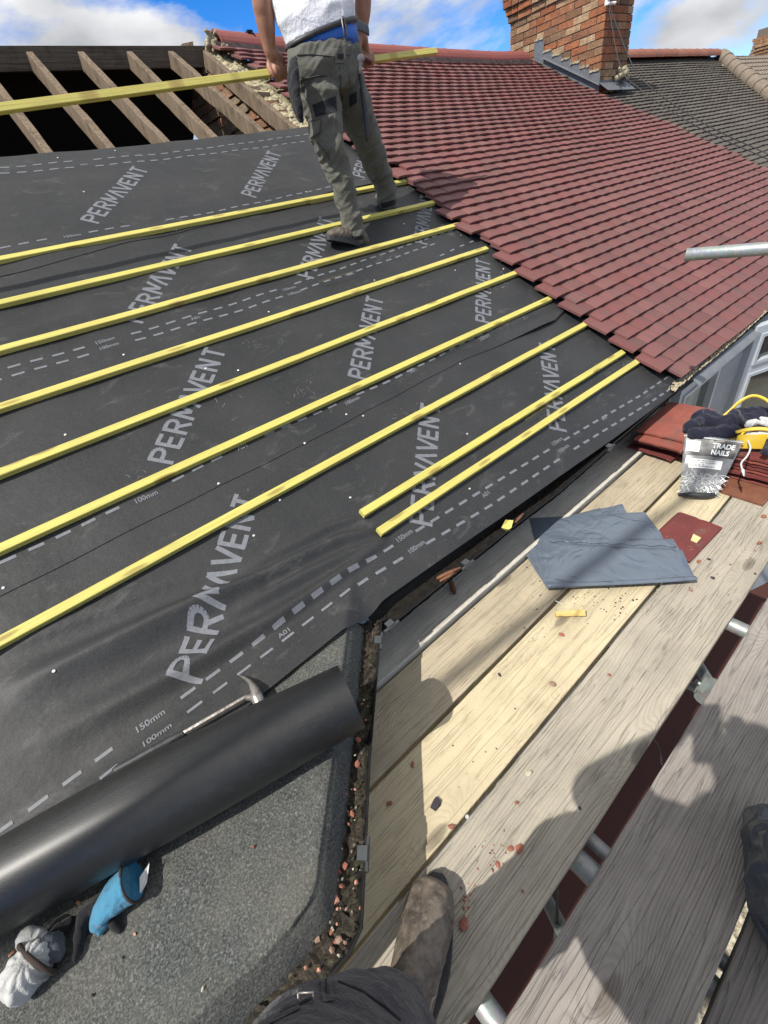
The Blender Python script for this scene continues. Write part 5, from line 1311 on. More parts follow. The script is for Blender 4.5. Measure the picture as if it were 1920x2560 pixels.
# small chips ---------------------------------------------------------------
def lump(x, y, s, k, label, cat='chip', grp=None, zz=0., name='tile_chip', flat=.45):
    p = onz(x, y, zz); s = s*(CAM-p).length/F*.95; m = MB(); rock(m, p+Vector((0, 0, s*flat*.4)), (s, s*.75, s*flat), rnd)
    return tag(center(m.build(name, k)), label, cat, grp)
C0, C1, C2, C3, C4 = cm
for x, y, s, k, lb in [(1403, 1588, 15, C0, 'square red tile chip on the yellowish board below the grey sacks'), (1298, 2124, 24, C0, 'largest red tile chip, near the edge of the shadow on the pale board'), (1276, 2122, 15, C0, 'red tile chip just left of the largest one'), (1160, 2314, 26, C0, 'red tile chip right of the boot toe, in the shadow'),
                       (1128, 2068, 17, C0, 'red tile chip by the gap left of the nail head'), (1291, 2008, 15, C0, 'lone red tile chip on the pale knotty board'), (1032, 1912, 14, C0, 'red tile chip in the shade at the left of the boards'), (974, 2009, 15, C0, 'dull red chip beside the bay gutter shadow'),
                       (1090, 2012, 30, C2, 'dark purple slate chip on the yellowish board'), (1746, 1406, 13, C0, 'orange chip beside the corner of the topmost grey sack'), (1727, 1476, 17, C4, 'pinkish chip on the board below the sacks'), (1908, 1293, 13, C0, 'orange chip near the right edge above the others'), (1897, 1360, 14, C0, 'orange curled chip near the right edge of the boards'),
                       (1523, 1688, 12, C0, 'small red chip on the pale board above the coupler'), (1329, 1601, 13, C1, 'cream mortar crumb on the gap of the tan board'), (1227, 1629, 9, C1, 'cream crumb in the soft shadow band'), (1321, 1935, 20, C1, 'crumbly cream mortar lump on the pale knotty board'), (1381, 1712, 22, C4, 'curled bark flake on the yellowish board'),
                       (1249, 1688, 11, C2, 'thin dark flake on the tan board'), (1449, 2021, 10, C2, 'dark crumb in the shadow on the pale board'), (1771, 1399, 9, C2, 'dark crumb right of the orange chip'), (1781, 1446, 11, C2, 'dark crumb below the right tip of the sacks'), (1244, 2163, 14, C0, 'flat red chip left of the shadow edge'), (1307, 2228, 10, C0, 'small red chip in the shadow near the open gap')]:
    lump(x, y, s, k, lb)
lump(1524, 2196-2, 22, C0, 'red tile chip wedged on the thin tube in the gap', zz=-.04)
rg = random.Random(77)
def crumbs(cx, cy, sx, sy, n, sizes, mats, label, grp):
    for i in range(n):
        x, y = rg.gauss(cx, sx), rg.gauss(cy, sy); p = onz(x, y, 0)
        if any(abs(p.y-e) < .010 for e in (.545, .32, .762)) or p.y < .10: continue
        k = rg.randrange(len(mats)); lump(x, y, rg.uniform(*sizes), mats[k][0], mats[k][1]+label, 'crumb', mats[k][1]+grp, 0., 'crumb')
dkm = (C2, 'dark '); rdm = (C0, 'red '); crm = (C1, 'cream ')
crumbs(1545, 1508, 40, 22, 34, (3, 7), [dkm, dkm, crm], 'crumb scattered on the boards below the grey sacks', 'crumbs below the sacks')
crumbs(1440, 1500, 60, 20, 14, (3, 6), [rdm, dkm], 'crumb near the split wood piece on the boards', 'crumbs near the split wood')
crumbs(1330, 1560, 50, 40, 12, (3, 6), [rdm, dkm], 'crumb on the tan board beside the soft shadow band', 'crumbs by the shadow band')
crumbs(1240, 2150, 30, 32, 24, (3, 7), [rdm, rdm, dkm], 'grain of crushed tile on the pale board beyond the boot', 'grains beyond the boot')
crumbs(1165, 2250, 8, 26, 18, (3, 8), [rdm], 'grain of crushed tile right beside the boot toe', 'grains beside the boot')
crumbs(1300, 1370, 70, 50, 16, (3, 6), [dkm], 'crumb on the shaded inner board below the gutter', 'crumbs on the inner board')
crumbs(1850, 1400, 60, 60, 10, (3, 6), [dkm, rdm], 'crumb on the pale board right of the sacks', 'crumbs right of the sacks')
crumbs(1180, 1950, 90, 110, 12, (3, 6), [dkm], 'speck on the yellowish board', 'specks on the yellow board')
m = MB(); p, q = onz(1389, 1536, .012), onz(1462, 1532, .014); d_ = (q-p); n_ = Vector((-d_.y, d_.x, 0)).normalized(); rings = []
for i in range(12):
    t = i/11; c_ = p.lerp(q, t); ww = .011*(.7+.5*t)+.003*noise.noise(Vector((t*9, 0, 0))); rings.append([c_+n_*ww, c_+n_*ww*.4+Vector((0, 0, .012+.004*noise.noise(Vector((t*7, 3, 0))))), c_-n_*ww*.6+Vector((0, 0, .006)), c_-n_*ww, c_-n_*ww*.5-Vector((0, 0, .010)), c_+n_*ww*.6-Vector((0, 0, .010))])
m.loft(rings); tag(center(m.build('wood_splinter', M['pulp'])), 'split orange-brown piece of wood lying across the gap between boards', 'wood piece')
m = MB(); m.box(onz(1738, 1347, .02), (.034, .024, .008), None, 0, .5, .003); tag(center(m.build('wood_chip', plain('pale sawn wood', (.72, .60, .28), .7))), 'pale yellow wood chip lying on the single dark red tile', 'wood chip')
m = MB(); m.tube([onz(1389, 1502, .003), onz(1407, 1511, .003)], .0018, 6); tag(center(m.build('white_sliver', M['white'])), 'thin white plastic sliver above the split wood piece', 'sliver')
m = MB(); p = onz(1168, 2042, .002); m.tube([p-Vector((0, 0, .02)), p, p+Vector((0, 0, .0015))], [.002, .0055, .0045], 12); tag(center(m.build('nail', M['nail'])), 'bright nail head standing in the gap next to a red chip', 'nail')
def gp(x, y, z=None): return hit(x, y, lambda X, Y: .085)
m = MB(); c_ = onz(1270, 1316, .195); m.box(c_, (.036, .028, .020), (Vector((.9, .3, .2)).normalized(), Vector((-.3, .9, 0)).normalized(), Vector((-.2, -.1, 1)).normalized()), 0, .5, .006); tag(center(m.build('batten_offcut', M['batten'])), 'yellow batten offcut lying in the black gutter', 'offcut')
for i, (x, y, x2, y2, r_) in enumerate([(1095, 1445, 1150, 1420, .009), (1102, 1452, 1140, 1432, .007), (1290, 1305, 1308, 1284, .006)]):
    m = MB(); m.limb([onz(x, y, .195), onz((x+x2)/2, (y+y2)/2, .20), onz(x2, y2, .195)], [r_*.7, r_, r_*.5], 6); o = center(m.build('rotten_wood', mk_oldwood('rotten brown wood %d' % i, (.12, .05, .028), (.24, .12, .065)))); tag(o, ['longer piece of rotten brown wood in the gutter', 'shorter rotten brown splinter beside the longer piece in the gutter', 'orange-brown splinter next to the yellow offcut in the gutter'][i], 'rotten wood')
m = MB(); m.limb([onz(1125, 1448, .05), onz(1133, 1470, .03), onz(1136, 1482, .025)], [.010, .011, .007], 7); tag(center(m.build('rotten_wood', mk_oldwood('rotten brown wood 4', (.10, .045, .028), (.2, .09, .05)))), 'dark stub of rotten wood on the shaded board under the gutter', 'rotten wood')

# ================================================================== ROLL, HAMMER, GLOVES
e1 = onz(878, 1742, .352); e0 = onz(0, 2222, .350); dr = (e0-e1); dr.z = 0; e0 = e1 + dr*1.9; R_ = .073
m = MB(); m.hasuv = True; d_ = (e0-e1).normalized(); a1 = Vector((0, 0, 1)); a2 = d_.cross(a1).normalized(); K = 72; n = 90; rr2 = []
TURNS = 5.0
def rollr(k, K): return R_
idx = []
for i in range(n+1):
    dmid = math.exp(-((i/n*1.9-.6)/.55)**2)*.015; c_ = e1.lerp(e0, (i/n)**1.0)+Vector((0, 0, dmid)); row = []
    for k in range(K+1):
        th = 2*math.pi*k/K; r_ = (R_+dmid)*(1+.006*math.sin(th*2+i*.05)+.012*noise.noise(Vector((math.cos(th)*1.2, math.sin(th)*1.2, i*.05)))) + (.0025 if k == K else 0)*0
        row.append((m.vert(c_ + a1*math.cos(th)*r_ + a2*math.sin(th)*r_), (i/n*(e0-e1).length*2, th/6.283*.46*2)))
    idx.append(row)
for i in range(n):
    for k in range(K):
        q = (idx[i][k], idx[i+1][k], idx[i+1][k+1], idx[i][k+1]); m.face([z[0] for z in q][::-1], 0, [z[1] for z in q][::-1])
# wound end: spiral edge set slightly in and out
sp = [];
for k in range(int(TURNS*40)+1):
    th = 2*math.pi*k/40; r_ = R_-.0005 - (k/40)*.0085; sp.append((r_, th))
for (ra, ta), (rb_, tb_) in zip(sp, sp[1:]):
    def q(r_, th, dd): return e1 + d_*dd + a1*math.cos(th)*r_ + a2*math.sin(th)*r_
    m.poly([q(ra, ta, 0), q(rb_, tb_, 0), q(rb_-.0025, tb_, 0), q(ra-.0025, ta, 0)]); m.poly([q(ra-.0025, ta, 0), q(rb_-.0025, tb_, 0), q(rb_-.0025, tb_, .12), q(ra-.0025, ta, .12)]); m.poly([q(ra, ta, .0), q(rb_, tb_, .0), q(rb_, tb_, .12), q(ra, ta, .12)])
o = m.build('membrane_roll', M['roll'], None, True, 50); center(o); tag(o, 'thick glossy black roll of membrane lying across the felt bay roof', 'roll')
hm = thing('claw_hammer', 'steel claw hammer with black rubber grip, half under the membrane roll', 'hammer')
def hz(x, y, dz=0.): p = mhit(x, y); return p + Vector((0, 0, dz))
p_n, p_g, p_e = hz(622, 1752, .016), hz(467, 1842, .016), hz(300, 1932, .012)
m = MB(); sd_ = (p_g-p_n).normalized(); m.limb([p_n, p_n.lerp(p_g, .5), p_g], [(.0105, .007)]*3, 8, 6); m.build('shaft', M['steel'], hm, True, 30)
m = MB(); m.limb([p_g, p_g.lerp(p_e, .15), p_g.lerp(p_e, .5), p_e], [(.011, .009), (.013, .011), (.0145, .012), (.014, .012)], 14, 8); 
rg = random.Random(1)
for i in range(34):
    c_ = p_g.lerp(p_e, rg.uniform(.12, .9)); nn = Vector((rg.uniform(-1, 1), rg.uniform(-1, 1), rg.uniform(.2, 1))).normalized(); m.tube([c_+nn*.010, c_+nn*.0148], [.003, .0018], 6)
m.build('grip', M['rubber'], hm, True, 50)
cl = [hz(657, 1772, .018), hz(650, 1755, .024), hz(645, 1738, .027), hz(634, 1719, .022), hz(619, 1704, .013), hz(600, 1691, .004)]
m = MB(); m.limb(cl, [(.014, .015), (.015, .016), (.0125, .012), (.010, .007), (.007, .0045), (.003, .0015)], 12, 5); m.limb([cl[1], p_n], [.011, .008], 10)
fuse('head', m, M['steel'], .0018, 2, hm); settle(hm)
def fp(x, y, dz=.012): p = hit(x, y, lambda X, Y: feltz(X, Y)); return p + Vector((0, 0, dz))
gv = thing('work_glove', 'light blue knitted glove with black fingers lying open beside the roll', 'glove')
m = MB(); m.tube([fp(240, 2332, .010), fp(250, 2308, .014), fp(264, 2286, .018), fp(300, 2250, .026), fp(336, 2224, .034), fp(354, 2212, .036)], [(.012, .009), (.026, .013), (.036, .017), (.041, .024), (.040, .031), (.041, .034)], 28, up=(.4, .9, 0))
m.limb([fp(255, 2335, .008), fp(275, 2300, .014)], [(.006, .006), (.018, .010)], 12); 
cf = fuse('cuff', m, M['knit'], .0028, 4, gv, crumple(2, .004, 26))
cc = fp(355, 2211, .036); ax_ = (fp(355, 2212, .036)-fp(300, 2250, .028)).normalized(); bx = ax_.cross(Vector((0, 0, 1))).normalized(); by = ax_.cross(bx)
m = MB(); K = 30
ring = [cc + bx*math.cos(2*math.pi*k/K)*.040 + by*math.sin(2*math.pi*k/K)*.033 for k in range(K+1)]; m.tube(ring, .0028, 8, 0, False); m.build('hem', M['brown'], gv, True)
m = MB(); m.poly([cc+ax_*.0005 + bx*math.cos(2*math.pi*k/K)*.038 + by*math.sin(2*math.pi*k/K)*.031 - ax_*.0 for k in range(K)]); m.build('inner_cuff', plain('inside of blue cuff', (.03, .20, .36), .9), gv)
m = MB()
for q_, r_ in (([(262, 2262, .012), (228, 2290, .014), (212, 2330, .012), (203, 2368, .010), (195, 2398, .009)], [.020, .019, .015, .011, .009]), ([(300, 2225, .012), (290, 2205, .014), (278, 2190, .012)], [.018, .013, .010]), ([(320, 2215, .014), (322, 2185, .016), (340, 2160, .014)], [.02, .013, .011]), ([(340, 2200, .012), (352, 2165, .016), (368, 2135, .012)], [.018, .012, .01]), ([(290, 2310, .010), (303, 2325, .008)], [.014, .010])):
    m.limb([fp(*t) for t in q_], [(a_, a_*.7) for a_ in r_], 12, 5)
fuse('fingers', m, M['black'], .003, 3, gv, crumple(7, .003, 40))
m = MB(); t0_ = fp(362, 2245, .02); m.poly([t0_, t0_+Vector((.018, .008, .004)), t0_+Vector((.034, .034, .012)), t0_+Vector((.012, .022, .014))]); m.build('care_tag', M['white'], gv); settle(gv)
gw = thing('work_glove', 'off-white glove rolled into a ball with its brown hem, in the lower left corner', 'glove')
m = MB(); m.limb([fp(82, 2462, .030), fp(98, 2436, .036), fp(118, 2408, .034)], [(.033, .028), (.042, .036), (.038, .030)], 24, 6)
def pleat(p, n): return crumple(3, .004, 20)(p, n) + .003*math.sin(math.atan2(p.y-.62, p.x+.52)*14)*(.5)
fuse('balled_cuff', m, M['knitw'], .003, 4, gw, pleat)
c1 = fp(122, 2404, .034); ax_ = (fp(130, 2392, .034)-fp(95, 2440, .034)).normalized(); bx = ax_.cross(Vector((0, 0, 1))).normalized(); by = ax_.cross(bx)
m = MB(); m.tube([c1 + bx*math.cos(2*math.pi*k/K)*.043 + by*math.sin(2*math.pi*k/K)*.036 for k in range(K+1)], .0045, 8, 0, False); m.build('hem', M['brown'], gw, True)
m = MB(); m.limb([fp(130, 2395, .03), fp(142, 2378, .034), fp(160, 2362, .028)], [(.030, .024), (.026, .02), (.016, .012)], 14, 5); m.limb([fp(160, 2388, .03), fp(168, 2365, .034)], [(.014, .02), (.012, .01)], 12, 5)
fuse('palm', m, M['glovegrey'], .0028, 2, gw, crumple(9, .008, 30))
m = MB(); m.limb([fp(92, 2368, .03), fp(104, 2358, .042), fp(128, 2352, .038)], [(.012, .016), (.016, .018), (.010, .012)], 12, 5); fuse('folded_knit', m, M['knitw'], .0028, 2, gw, crumple(12, .005, 34))
m = MB(); m.limb([fp(135, 2362, .02), fp(160, 2335, .018), fp(186, 2304, .012)], [(.02, .016), (.017, .012), (.010, .008)], 12, 5); fuse('fingers', m, M['black'], .003, 3, gw, crumple(14, .003, 34)); settle(gw)
for x, y, s, k, lb in [(550, 1780, 12, C3, 'x'), (637, 2118, 13, C0, 'small orange tile crumb alone in the middle of the felt roof'), (197, 2258, 10, C3, 'pink crumb on the felt between the roll and the gloves'), (338, 2335, 9, C3, 'pink crumb on the felt right of the blue glove'), (33, 2383, 11, C3, 'pink crumb on the felt left of the balled glove'), (235, 2488, 9, C2, 'dark crumb on the felt below the balled glove'), (308, 2395, 8, C2, 'dark thin crumb on the felt below the blue glove'), (508, 2535-60, 10, C1, 'pale grit speck low on the felt')]:
    if lb == 'x': continue
    p = fp(x, y, .002); m = MB(); s_ = s*(CAM-p).length/F; rock(m, p, (s_, s_*.6, s_*.5), rnd); tag(center(m.build('crumb', k)), lb, 'crumb')
# crumbs of mortar on the membrane by the verge
rg = random.Random(31)
for i in range(46):
    x, y = rg.choice([(1040, 470), (1090, 500), (1180, 590), (1270, 680), (1320, 700), (1570, 905), (1480, 770), (1165, 575), (1230, 720)]); x += rg.gauss(0, 22); y += rg.gauss(0, 14); p = mhit(x, y)
    if p.x > 2.6: continue
    m = MB(); s_ = rg.uniform(.004, .011); rock(m, p+NR*.003, (s_, s_*.8, s_*.5), rg); tag(center(m.build('mortar_crumb', C1)), 'small cream mortar crumb on the membrane beside the red verge', 'crumb', 'mortar crumbs along the verge')
# ================================================================== THE ROOFER
BY = 2.42                                              # depth of his hips behind the camera plane
def P(x, y, Y): return ony(x, y, Y)
rf = thing('person', 'roofer seen from behind in white t-shirt and grey-green work trousers', 'person')
pA, pB, hd, hu, hs = HB
def onb(x):                                            # point on the carried batten seen at picture column x
    best = min((abs((lambda c: 960+F*((c-CAM).dot(R0))/((c-CAM).dot(R2)))(pA.lerp(pB, i/400))-x), i) for i in range(401)); return pA.lerp(pB, best[1]/400)
def fingers(m, palm, along_, wrapc, out, n=4, sp=.0185, r=.0088, lens=(.078, .086, .082, .066), side=1):
    """fingers start at the knuckles over the batten and curl round it"""
    for k in range(n):
        b = palm + along_*(k-(n-1)/2)*sp; L_ = lens[k]
        c0 = wrapc + along_*((b-wrapc).dot(along_)); ang0 = 70; pts = [b]
        rad = .030
        for q in range(1, 6):
            a = math.radians(ang0 - q*(L_/rad)*57.3/5); 
            pts.append(c0 + out*math.cos(a)*rad*side + Vector((0, 0, 1))*math.sin(a)*rad)
        m.limb(pts, [r*1.1, r*1.05, r, r*.97, r*.9, r*.8], 8, 3)
m = MB()
# torso, neck and head (bending slightly over the batten)
hipc = P(815, 160, BY+.02); 
tor = [P(835, 205, BY), P(815, 130, BY+.02), P(800, 60, BY+.04), P(788, -20, BY+.07), P(778, -110, BY+.11), P(776, -175, BY+.14)]
m.limb(tor, [(.06, .04), (.125, .085), (.13, .09), (.15, .095), (.17, .10), (.10, .08)], 22, 5, up=(1, 0, 0))
nk = tor[-1]; hdv = Vector((-.03, .05, .16)); m.limb([nk, nk+hdv*.8], [.06, .055], 14, 4)
hc = nk + hdv + Vector((0, .02, .06)); m.limb([hc+Vector((0, .02, -.07)), hc+Vector((0, .01, 0)), hc+Vector((0, -.005, .06))], [(.058, .07), (.075, .095), (.068, .085)], 18, 5, up=(1, 0, 0))
m.limb([hc+Vector((0, .10, -.012)), hc+Vector((0, .118, -.03))], [.012, .014], 8, 3); m.limb([hc+Vector((-.02, .085, -.062)), hc+Vector((.02, .085, -.062))], [.009, .009], 8, 3)
for s_ in (-1, 1): m.limb([hc+Vector((s_*.077, .0, .01)), hc+Vector((s_*.08, -.005, -.03))], [(.012, .02), (.010, .013)], 8, 3); m.limb([hc+Vector((s_*.03, .092, .02)), hc+Vector((s_*.035, .092, .02))], [.010, .010], 8, 2)
# left arm and hand
shL = P(690, -150, BY+.12); elL = P(655, -5, BY+.10); wrL = P(674, 128, HY-.015); knL = P(700, 150, HY-.005)
m.limb([shL, shL.lerp(elL, .45), elL, elL.lerp(wrL, .35), wrL], [.058, .052, .044, .045, .029], 16, 5)
hb = onb(697); m.limb([wrL, wrL.lerp(knL, .5), knL], [(.026, .032), (.022, .042), (.018, .042)], 12, 5, up=hd)
outv = (R2*-1); outv = (outv - hd*outv.dot(hd)); outv.z = 0; outv.normalize()
fingers(m, hb+Vector((0, 0, .026))-outv*.006, hd, hb, outv)
m.limb([wrL+Vector((0, 0, -.02)), hb+hd*-.045+Vector((0, 0, .026)), hb+hd*-.052+outv*.022, hb+hd*-.046+outv*.027-Vector((0, 0, .02))], [.014, .013, .011, .009], 10, 4)
# right arm and hand
shR = P(900, -150, BY+.12); elR = P(908, -20, BY+.12); wrR = P(905, 80, HY-.02); knR = P(908, 122, HY-.01); hb2 = onb(917)
m.limb([shR, shR.lerp(elR, .45), elR, elR.lerp(wrR, .4), wrR], [.056, .050, .043, .043, .029], 16, 5)
m.limb([wrR, wrR.lerp(knR, .5), knR.lerp(hb2+Vector((0, 0, .025)), .5)], [(.026, .030), (.022, .040), (.018, .040)], 12, 5, up=hd)
fingers(m, hb2+Vector((0, 0, .026)), hd, hb2, outv)
m.limb([wrR, P(898, 118, HY-.03), P(904, 138, HY-.035), P(914, 146, HY-.035)], [.015, .014, .011, .009], 10, 4)
# legs inside the trousers
HL = P(800, 215, BY-.02); HR = P(872, 215, BY+.02); KL = P(824, 352, BY-.06); KR = P(922, 370, BY+.05); AL = P(893, 596, 2.358); AR = P(972, 500, 2.565)
m.limb([HL, KL, AL], [.04, .03, .026], 14, 6); m.limb([HR, P(900, 310, BY+.04), P(922, 360, BY+.06), P(942, 415, BY+.10), AR], [.04, .03, .028, .026, .024], 14, 6)
body = fuse('body', m, M['skin'], .0055, 3, rf)
m = MB(); m.limb([hc+Vector((0, -.012, -.05)), hc+Vector((0, -.015, .01)), hc+Vector((0, -.005, .065))], [(.070, .085), (.080, .10), (.074, .09)], 18, 5, up=(1, 0, 0)); fuse('hair', m, M['hair'], .006, 2, rf, crumple(3, .004, 60))
# t-shirt: loose, hem sloping up to the right
def rings_mb(rs, m=None, n=40, closed_ends=True):
    m = m or MB(); R_s = []
    for c, ux, uy, rx_, ry_ in rs: R_s.append([c + ux*math.cos(2*math.pi*k/n)*rx_ + uy*math.sin(2*math.pi*k/n)*ry_ for k in range(n)])
    m.loft(R_s, 0, closed_ends); return m
def band(pl, pr, Yc, hgt, ry, rx_pad=0.):
    """ring frame whose left and right silhouettes pass through two picture points"""
    a, b = P(*pl, Yc), P(*pr, Yc); c = (a+b)/2; ux = (b-a).normalized(); uy = Vector((0, 1, 0)); uy = (uy-ux*uy.dot(ux)).normalized()
    return (c, ux, uy, (b-a).length/2+rx_pad, ry)
sh = [band((722, 110), (876, 62), BY+.02, 0, .125), band((716, 92), (876, 46), BY+.025, 0, .130), band((700, 55), (876, 18), BY+.03, 0, .130), band((684, 10), (876, -20), BY+.05, 0, .13), band((672, -50), (884, -70), BY+.07, 0, .13), band((668, -110), (892, -120), BY+.10, 0, .125), band((700, -160), (872, -160), BY+.13, 0, .10), band((740, -185), (815, -185), BY+.14, 0, .06)]
m = rings_mb(sh)
m.limb([P(705, -135, BY+.12), P(672, -70, BY+.11)], [.072, .070], 18, 5); m.limb([P(885, -135, BY+.12), P(898, -75, BY+.12)], [.07, .068], 18, 5)
def shirtd(p, n):
    d = P(722, 110, BY); t = clamp((p.z-d.z)/.35)
    q = p*9+Vector((3, 1, 0)); r = abs(noise.noise(Vector((p.x*6+p.z*5, p.y*5, p.z*10-p.x*6))))
    return .010*(.3-r*1.1) + .003*noise.noise(p*8)
shirt = fuse('tshirt', m, M['shirt'], .006, 4, rf, shirtd)
# trousers
m = rings_mb([band((726, 126), (890, 112), BY, 0, .112), band((722, 146), (896, 134), BY, 0, .122), band((725, 175), (896, 165), BY-.01, 0, .125), band((734, 205), (894, 200), BY-.01, 0, .12), band((752, 232), (886, 230), BY-.01, 0, .10)])
m.limb([P(780, 190, BY), P(798, 245, BY-.02), P(811, 300, BY-.04), P(818, 350, BY-.06), P(846, 430, BY-.065), P(868, 510, BY-.065), P(884, 585, 2.356)], [(.094, .112), (.096, .108), (.082, .092), (.076, .082), (.061, .070), (.056, .064), (.058, .068)], 24, 5)
m.limb([P(856, 190, BY+.01), P(878, 250, BY+.02), P(900, 310, BY+.04), P(922, 360, BY+.06), P(942, 415, BY+.10), P(962, 465, BY+.13), P(967, 502, 2.56)], [(.086, .11), (.088, .105), (.078, .092), (.071, .082), (.066, .075), (.061, .07), (.056, .064)], 24, 5)
def trd(p, n):
    q = Vector((p.x*7+p.z*4, p.y*6, p.z*11-p.x*3)); w1 = (1-abs(noise.noise(q))*2.6); w2 = 1-abs(noise.noise(Vector((p.x*15, p.y*12, p.z*24-p.x*18))))*2.6
    return .010*(max(w1, -.4)*.9-.2) + .0055*(max(w2, -.3)-.2)
trou = fuse('trousers', m, M['trouser'], .0055, 3, rf, trd)
# helper: lay a patch on the trousers facing the camera
dg = bpy.context.evaluated_depsgraph_get(); dg.update()
from mathutils.bvhtree import BVHTree
def bvh(o): return BVHTree.FromPolygons([v.co.copy() for v in o.data.vertices], [p.vertices[:] for p in o.data.polygons])
TB = bvh(trou)
def onsurf(tree, x, y, up=.003):
    r = ray(x, y).normalized(); h = tree.ray_cast(CAM, r)
    return (h[0] - r*up) if h[0] else None
def cling(name, tree, quad, mat, parent, up=.003, n=14, thick=0.):
    m = MB(); a, b, c, d = [Vector(q) for q in quad]; G_ = []
    last = None
    for i in range(n+1):
        row = []
        for j in range(n+1):
            u, v = i/n, j/n; q = (a*(1-u)+b*u)*(1-v)+(d*(1-u)+c*u)*v
            p = onsurf(tree, q.x, q.y, up)
            if p is None: p = last
            if p is not None and last is not None and (p-last).length > .12: p = last
            last = p if p is not None else last
            row.append(p)
        G_.append(row)
    ok = [[(m.vert(p) if p is not None else None) for p in row] for row in G_]
    for i in range(n):
        for j in range(n):
            q = (ok[i][j], ok[i+1][j], ok[i+1][j+1], ok[i][j+1])
            if None in q: continue
            if max((G_[i][j]-G_[i+1][j+1]).length, (G_[i+1][j]-G_[i][j+1]).length) > .08: continue
            m.face(q)
    return m.build(name, mat, parent, True)
def seam(name, tree, pts, r, mat, parent, up=.003):
    P_ = []
    for (x0, y0), (x1, y1) in zip(pts, pts[1:]):
        for i in range(6):
            p = onsurf(tree, lerp(x0, x1, i/6), lerp(y0, y1, i/6), up)
            if p is not None and (not P_ or (p-P_[-1]).length < .06): P_.append(p)
    if len(P_) < 3: return
    m = MB(); m.tube(P_, r, 6); return m.build(name, mat, parent, True)
z3 = .3014
def zq(*pts): return [(600+x*z3, y*z3) for x, y in pts]
cling('thigh_patch', TB, zq((597, 870), (795, 797), (808, 920), (625, 968)), M['black'], trou, .004)
cling('thigh_patch', TB, zq((905, 795), (968, 755), (972, 850), (908, 892)), M['black'], trou, .004)
seamm = mk_cloth('trouser seam', (.07, .069, .056), (.05, .05, .042)); 
seam('back_pocket', TB, zq((497, 665), (640, 630), (740, 625)), .0028, seamm, trou); seam('back_pocket', TB, zq((500, 665), (520, 760), (560, 850)), .0022, seamm, trou)
seam('centre_seam', TB, zq((828, 545), (838, 700), (822, 800), (812, 900)), .002, seamm, trou)
cling('cargo_pocket', TB, zq((565, 1015), (672, 990), (660, 1100), (568, 1150)), M['trouser'], trou, .009); seam('pocket_edge', TB, zq((560, 1010), (672, 988), (660, 1100), (566, 1152)), .0026, seamm, trou, .008)
seam('pocket_edge', TB, zq((572, 1160), (600, 1165), (612, 1270)), .0026, seamm, trou, .005)
seam('knee_seam', TB, zq((640, 1180), (730, 1290), (745, 1340)), .002, seamm, trou, .003)
cling('hem_tab', TB, zq((925, 1962), (1052, 1950), (1052, 1985), (930, 1992)), M['black'], trou, .005); cling('hem_tab', TB, zq((1165, 1690), (1300, 1650), (1290, 1700), (1180, 1728)), M['black'], trou, .005)
seam('waistband_seam', TB, zq((470, 455), (600, 450), (780, 470), (940, 440)), .0022, seamm, trou)
lp_ = cling('belt_loop_patch', TB, zq((785, 390), (875, 395), (872, 520), (790, 525)), M['trouser'], trou, .006)
cling('badge', TB, zq((808, 445), (860, 447), (858, 492), (810, 490)), M['black'], lp_, .008); 
cling('pocket_tab', TB, zq((908, 620), (965, 625), (960, 700), (915, 705)), M['trouser'], trou, .006)
# blue waistband with its lettering, belt, buckle
bb = rings_mb([band((734, 136), (888, 124), BY, 0, .118), band((736, 112), (888, 100), BY, 0, .120), band((740, 92), (884, 76), BY+.005, 0, .118)], n=48)
o = bb.build('underwear_band', M['blueband'], rf, True); UB = bvh(o)
me = smalltext('\u00a9 Calvini | Classic', 0, 0, 1, bold=.01); W_ = max(v.co.x for v in me.vertices)
for v in me.vertices:
    x = 772+v.co.x/W_*112; y = 109 - v.co.y*13.5 - (x-775)*.075; p = onsurf(UB, x, y, .002); v.co = p if p is not None else P(x, y, BY-.1)
me.materials.append(plain('navy ink', (.01, .02, .09), .6)); link('lettering', me, o)
bl_ = rings_mb([band((720, 122), (884, 64), BY+.01, 0, .133), band((720, 108), (884, 50), BY+.01, 0, .135)], n=48)
b_o = bl_.build('tool_belt', M['belt'], rf, True)
m = MB(); q0_, q1_, q2_ = P(862, 66, BY-.115), P(893, 62, BY-.06), P(921, 76, BY-.02); m.limb([q0_, q1_, q2_], [(.004, .021)]*3, 10, 6, up=(q1_-q0_).cross(Vector((0, 0, 1)))); m.build('belt_end', M['belt'], b_o, True)
bp_ = P(860, 66, BY-.13); bx_, bz_ = (q1_-q0_).normalized(), Vector((0, 0, 1)); m = MB(); m.tube([bp_-bx_*.012+bz_*.03, bp_+bx_*.012+bz_*.03, bp_+bx_*.014-bz_*.03, bp_-bx_*.012-bz_*.03, bp_-bx_*.012+bz_*.03], .003, 6); m.build('buckle', M['steel'], b_o, True)
# holster on the left hip
m = MB(); m.limb([P(735, 150, BY-.09), P(733, 200, BY-.10), P(742, 262, BY-.11), P(752, 300, BY-.10)], [(.012, .03), (.02, .045), (.018, .038), (.010, .022)], 14, 6, up=(1, 0, 0)); fuse('tool_pouch', m, M['black'], .005, 2, rf, crumple(5, .006, 22))
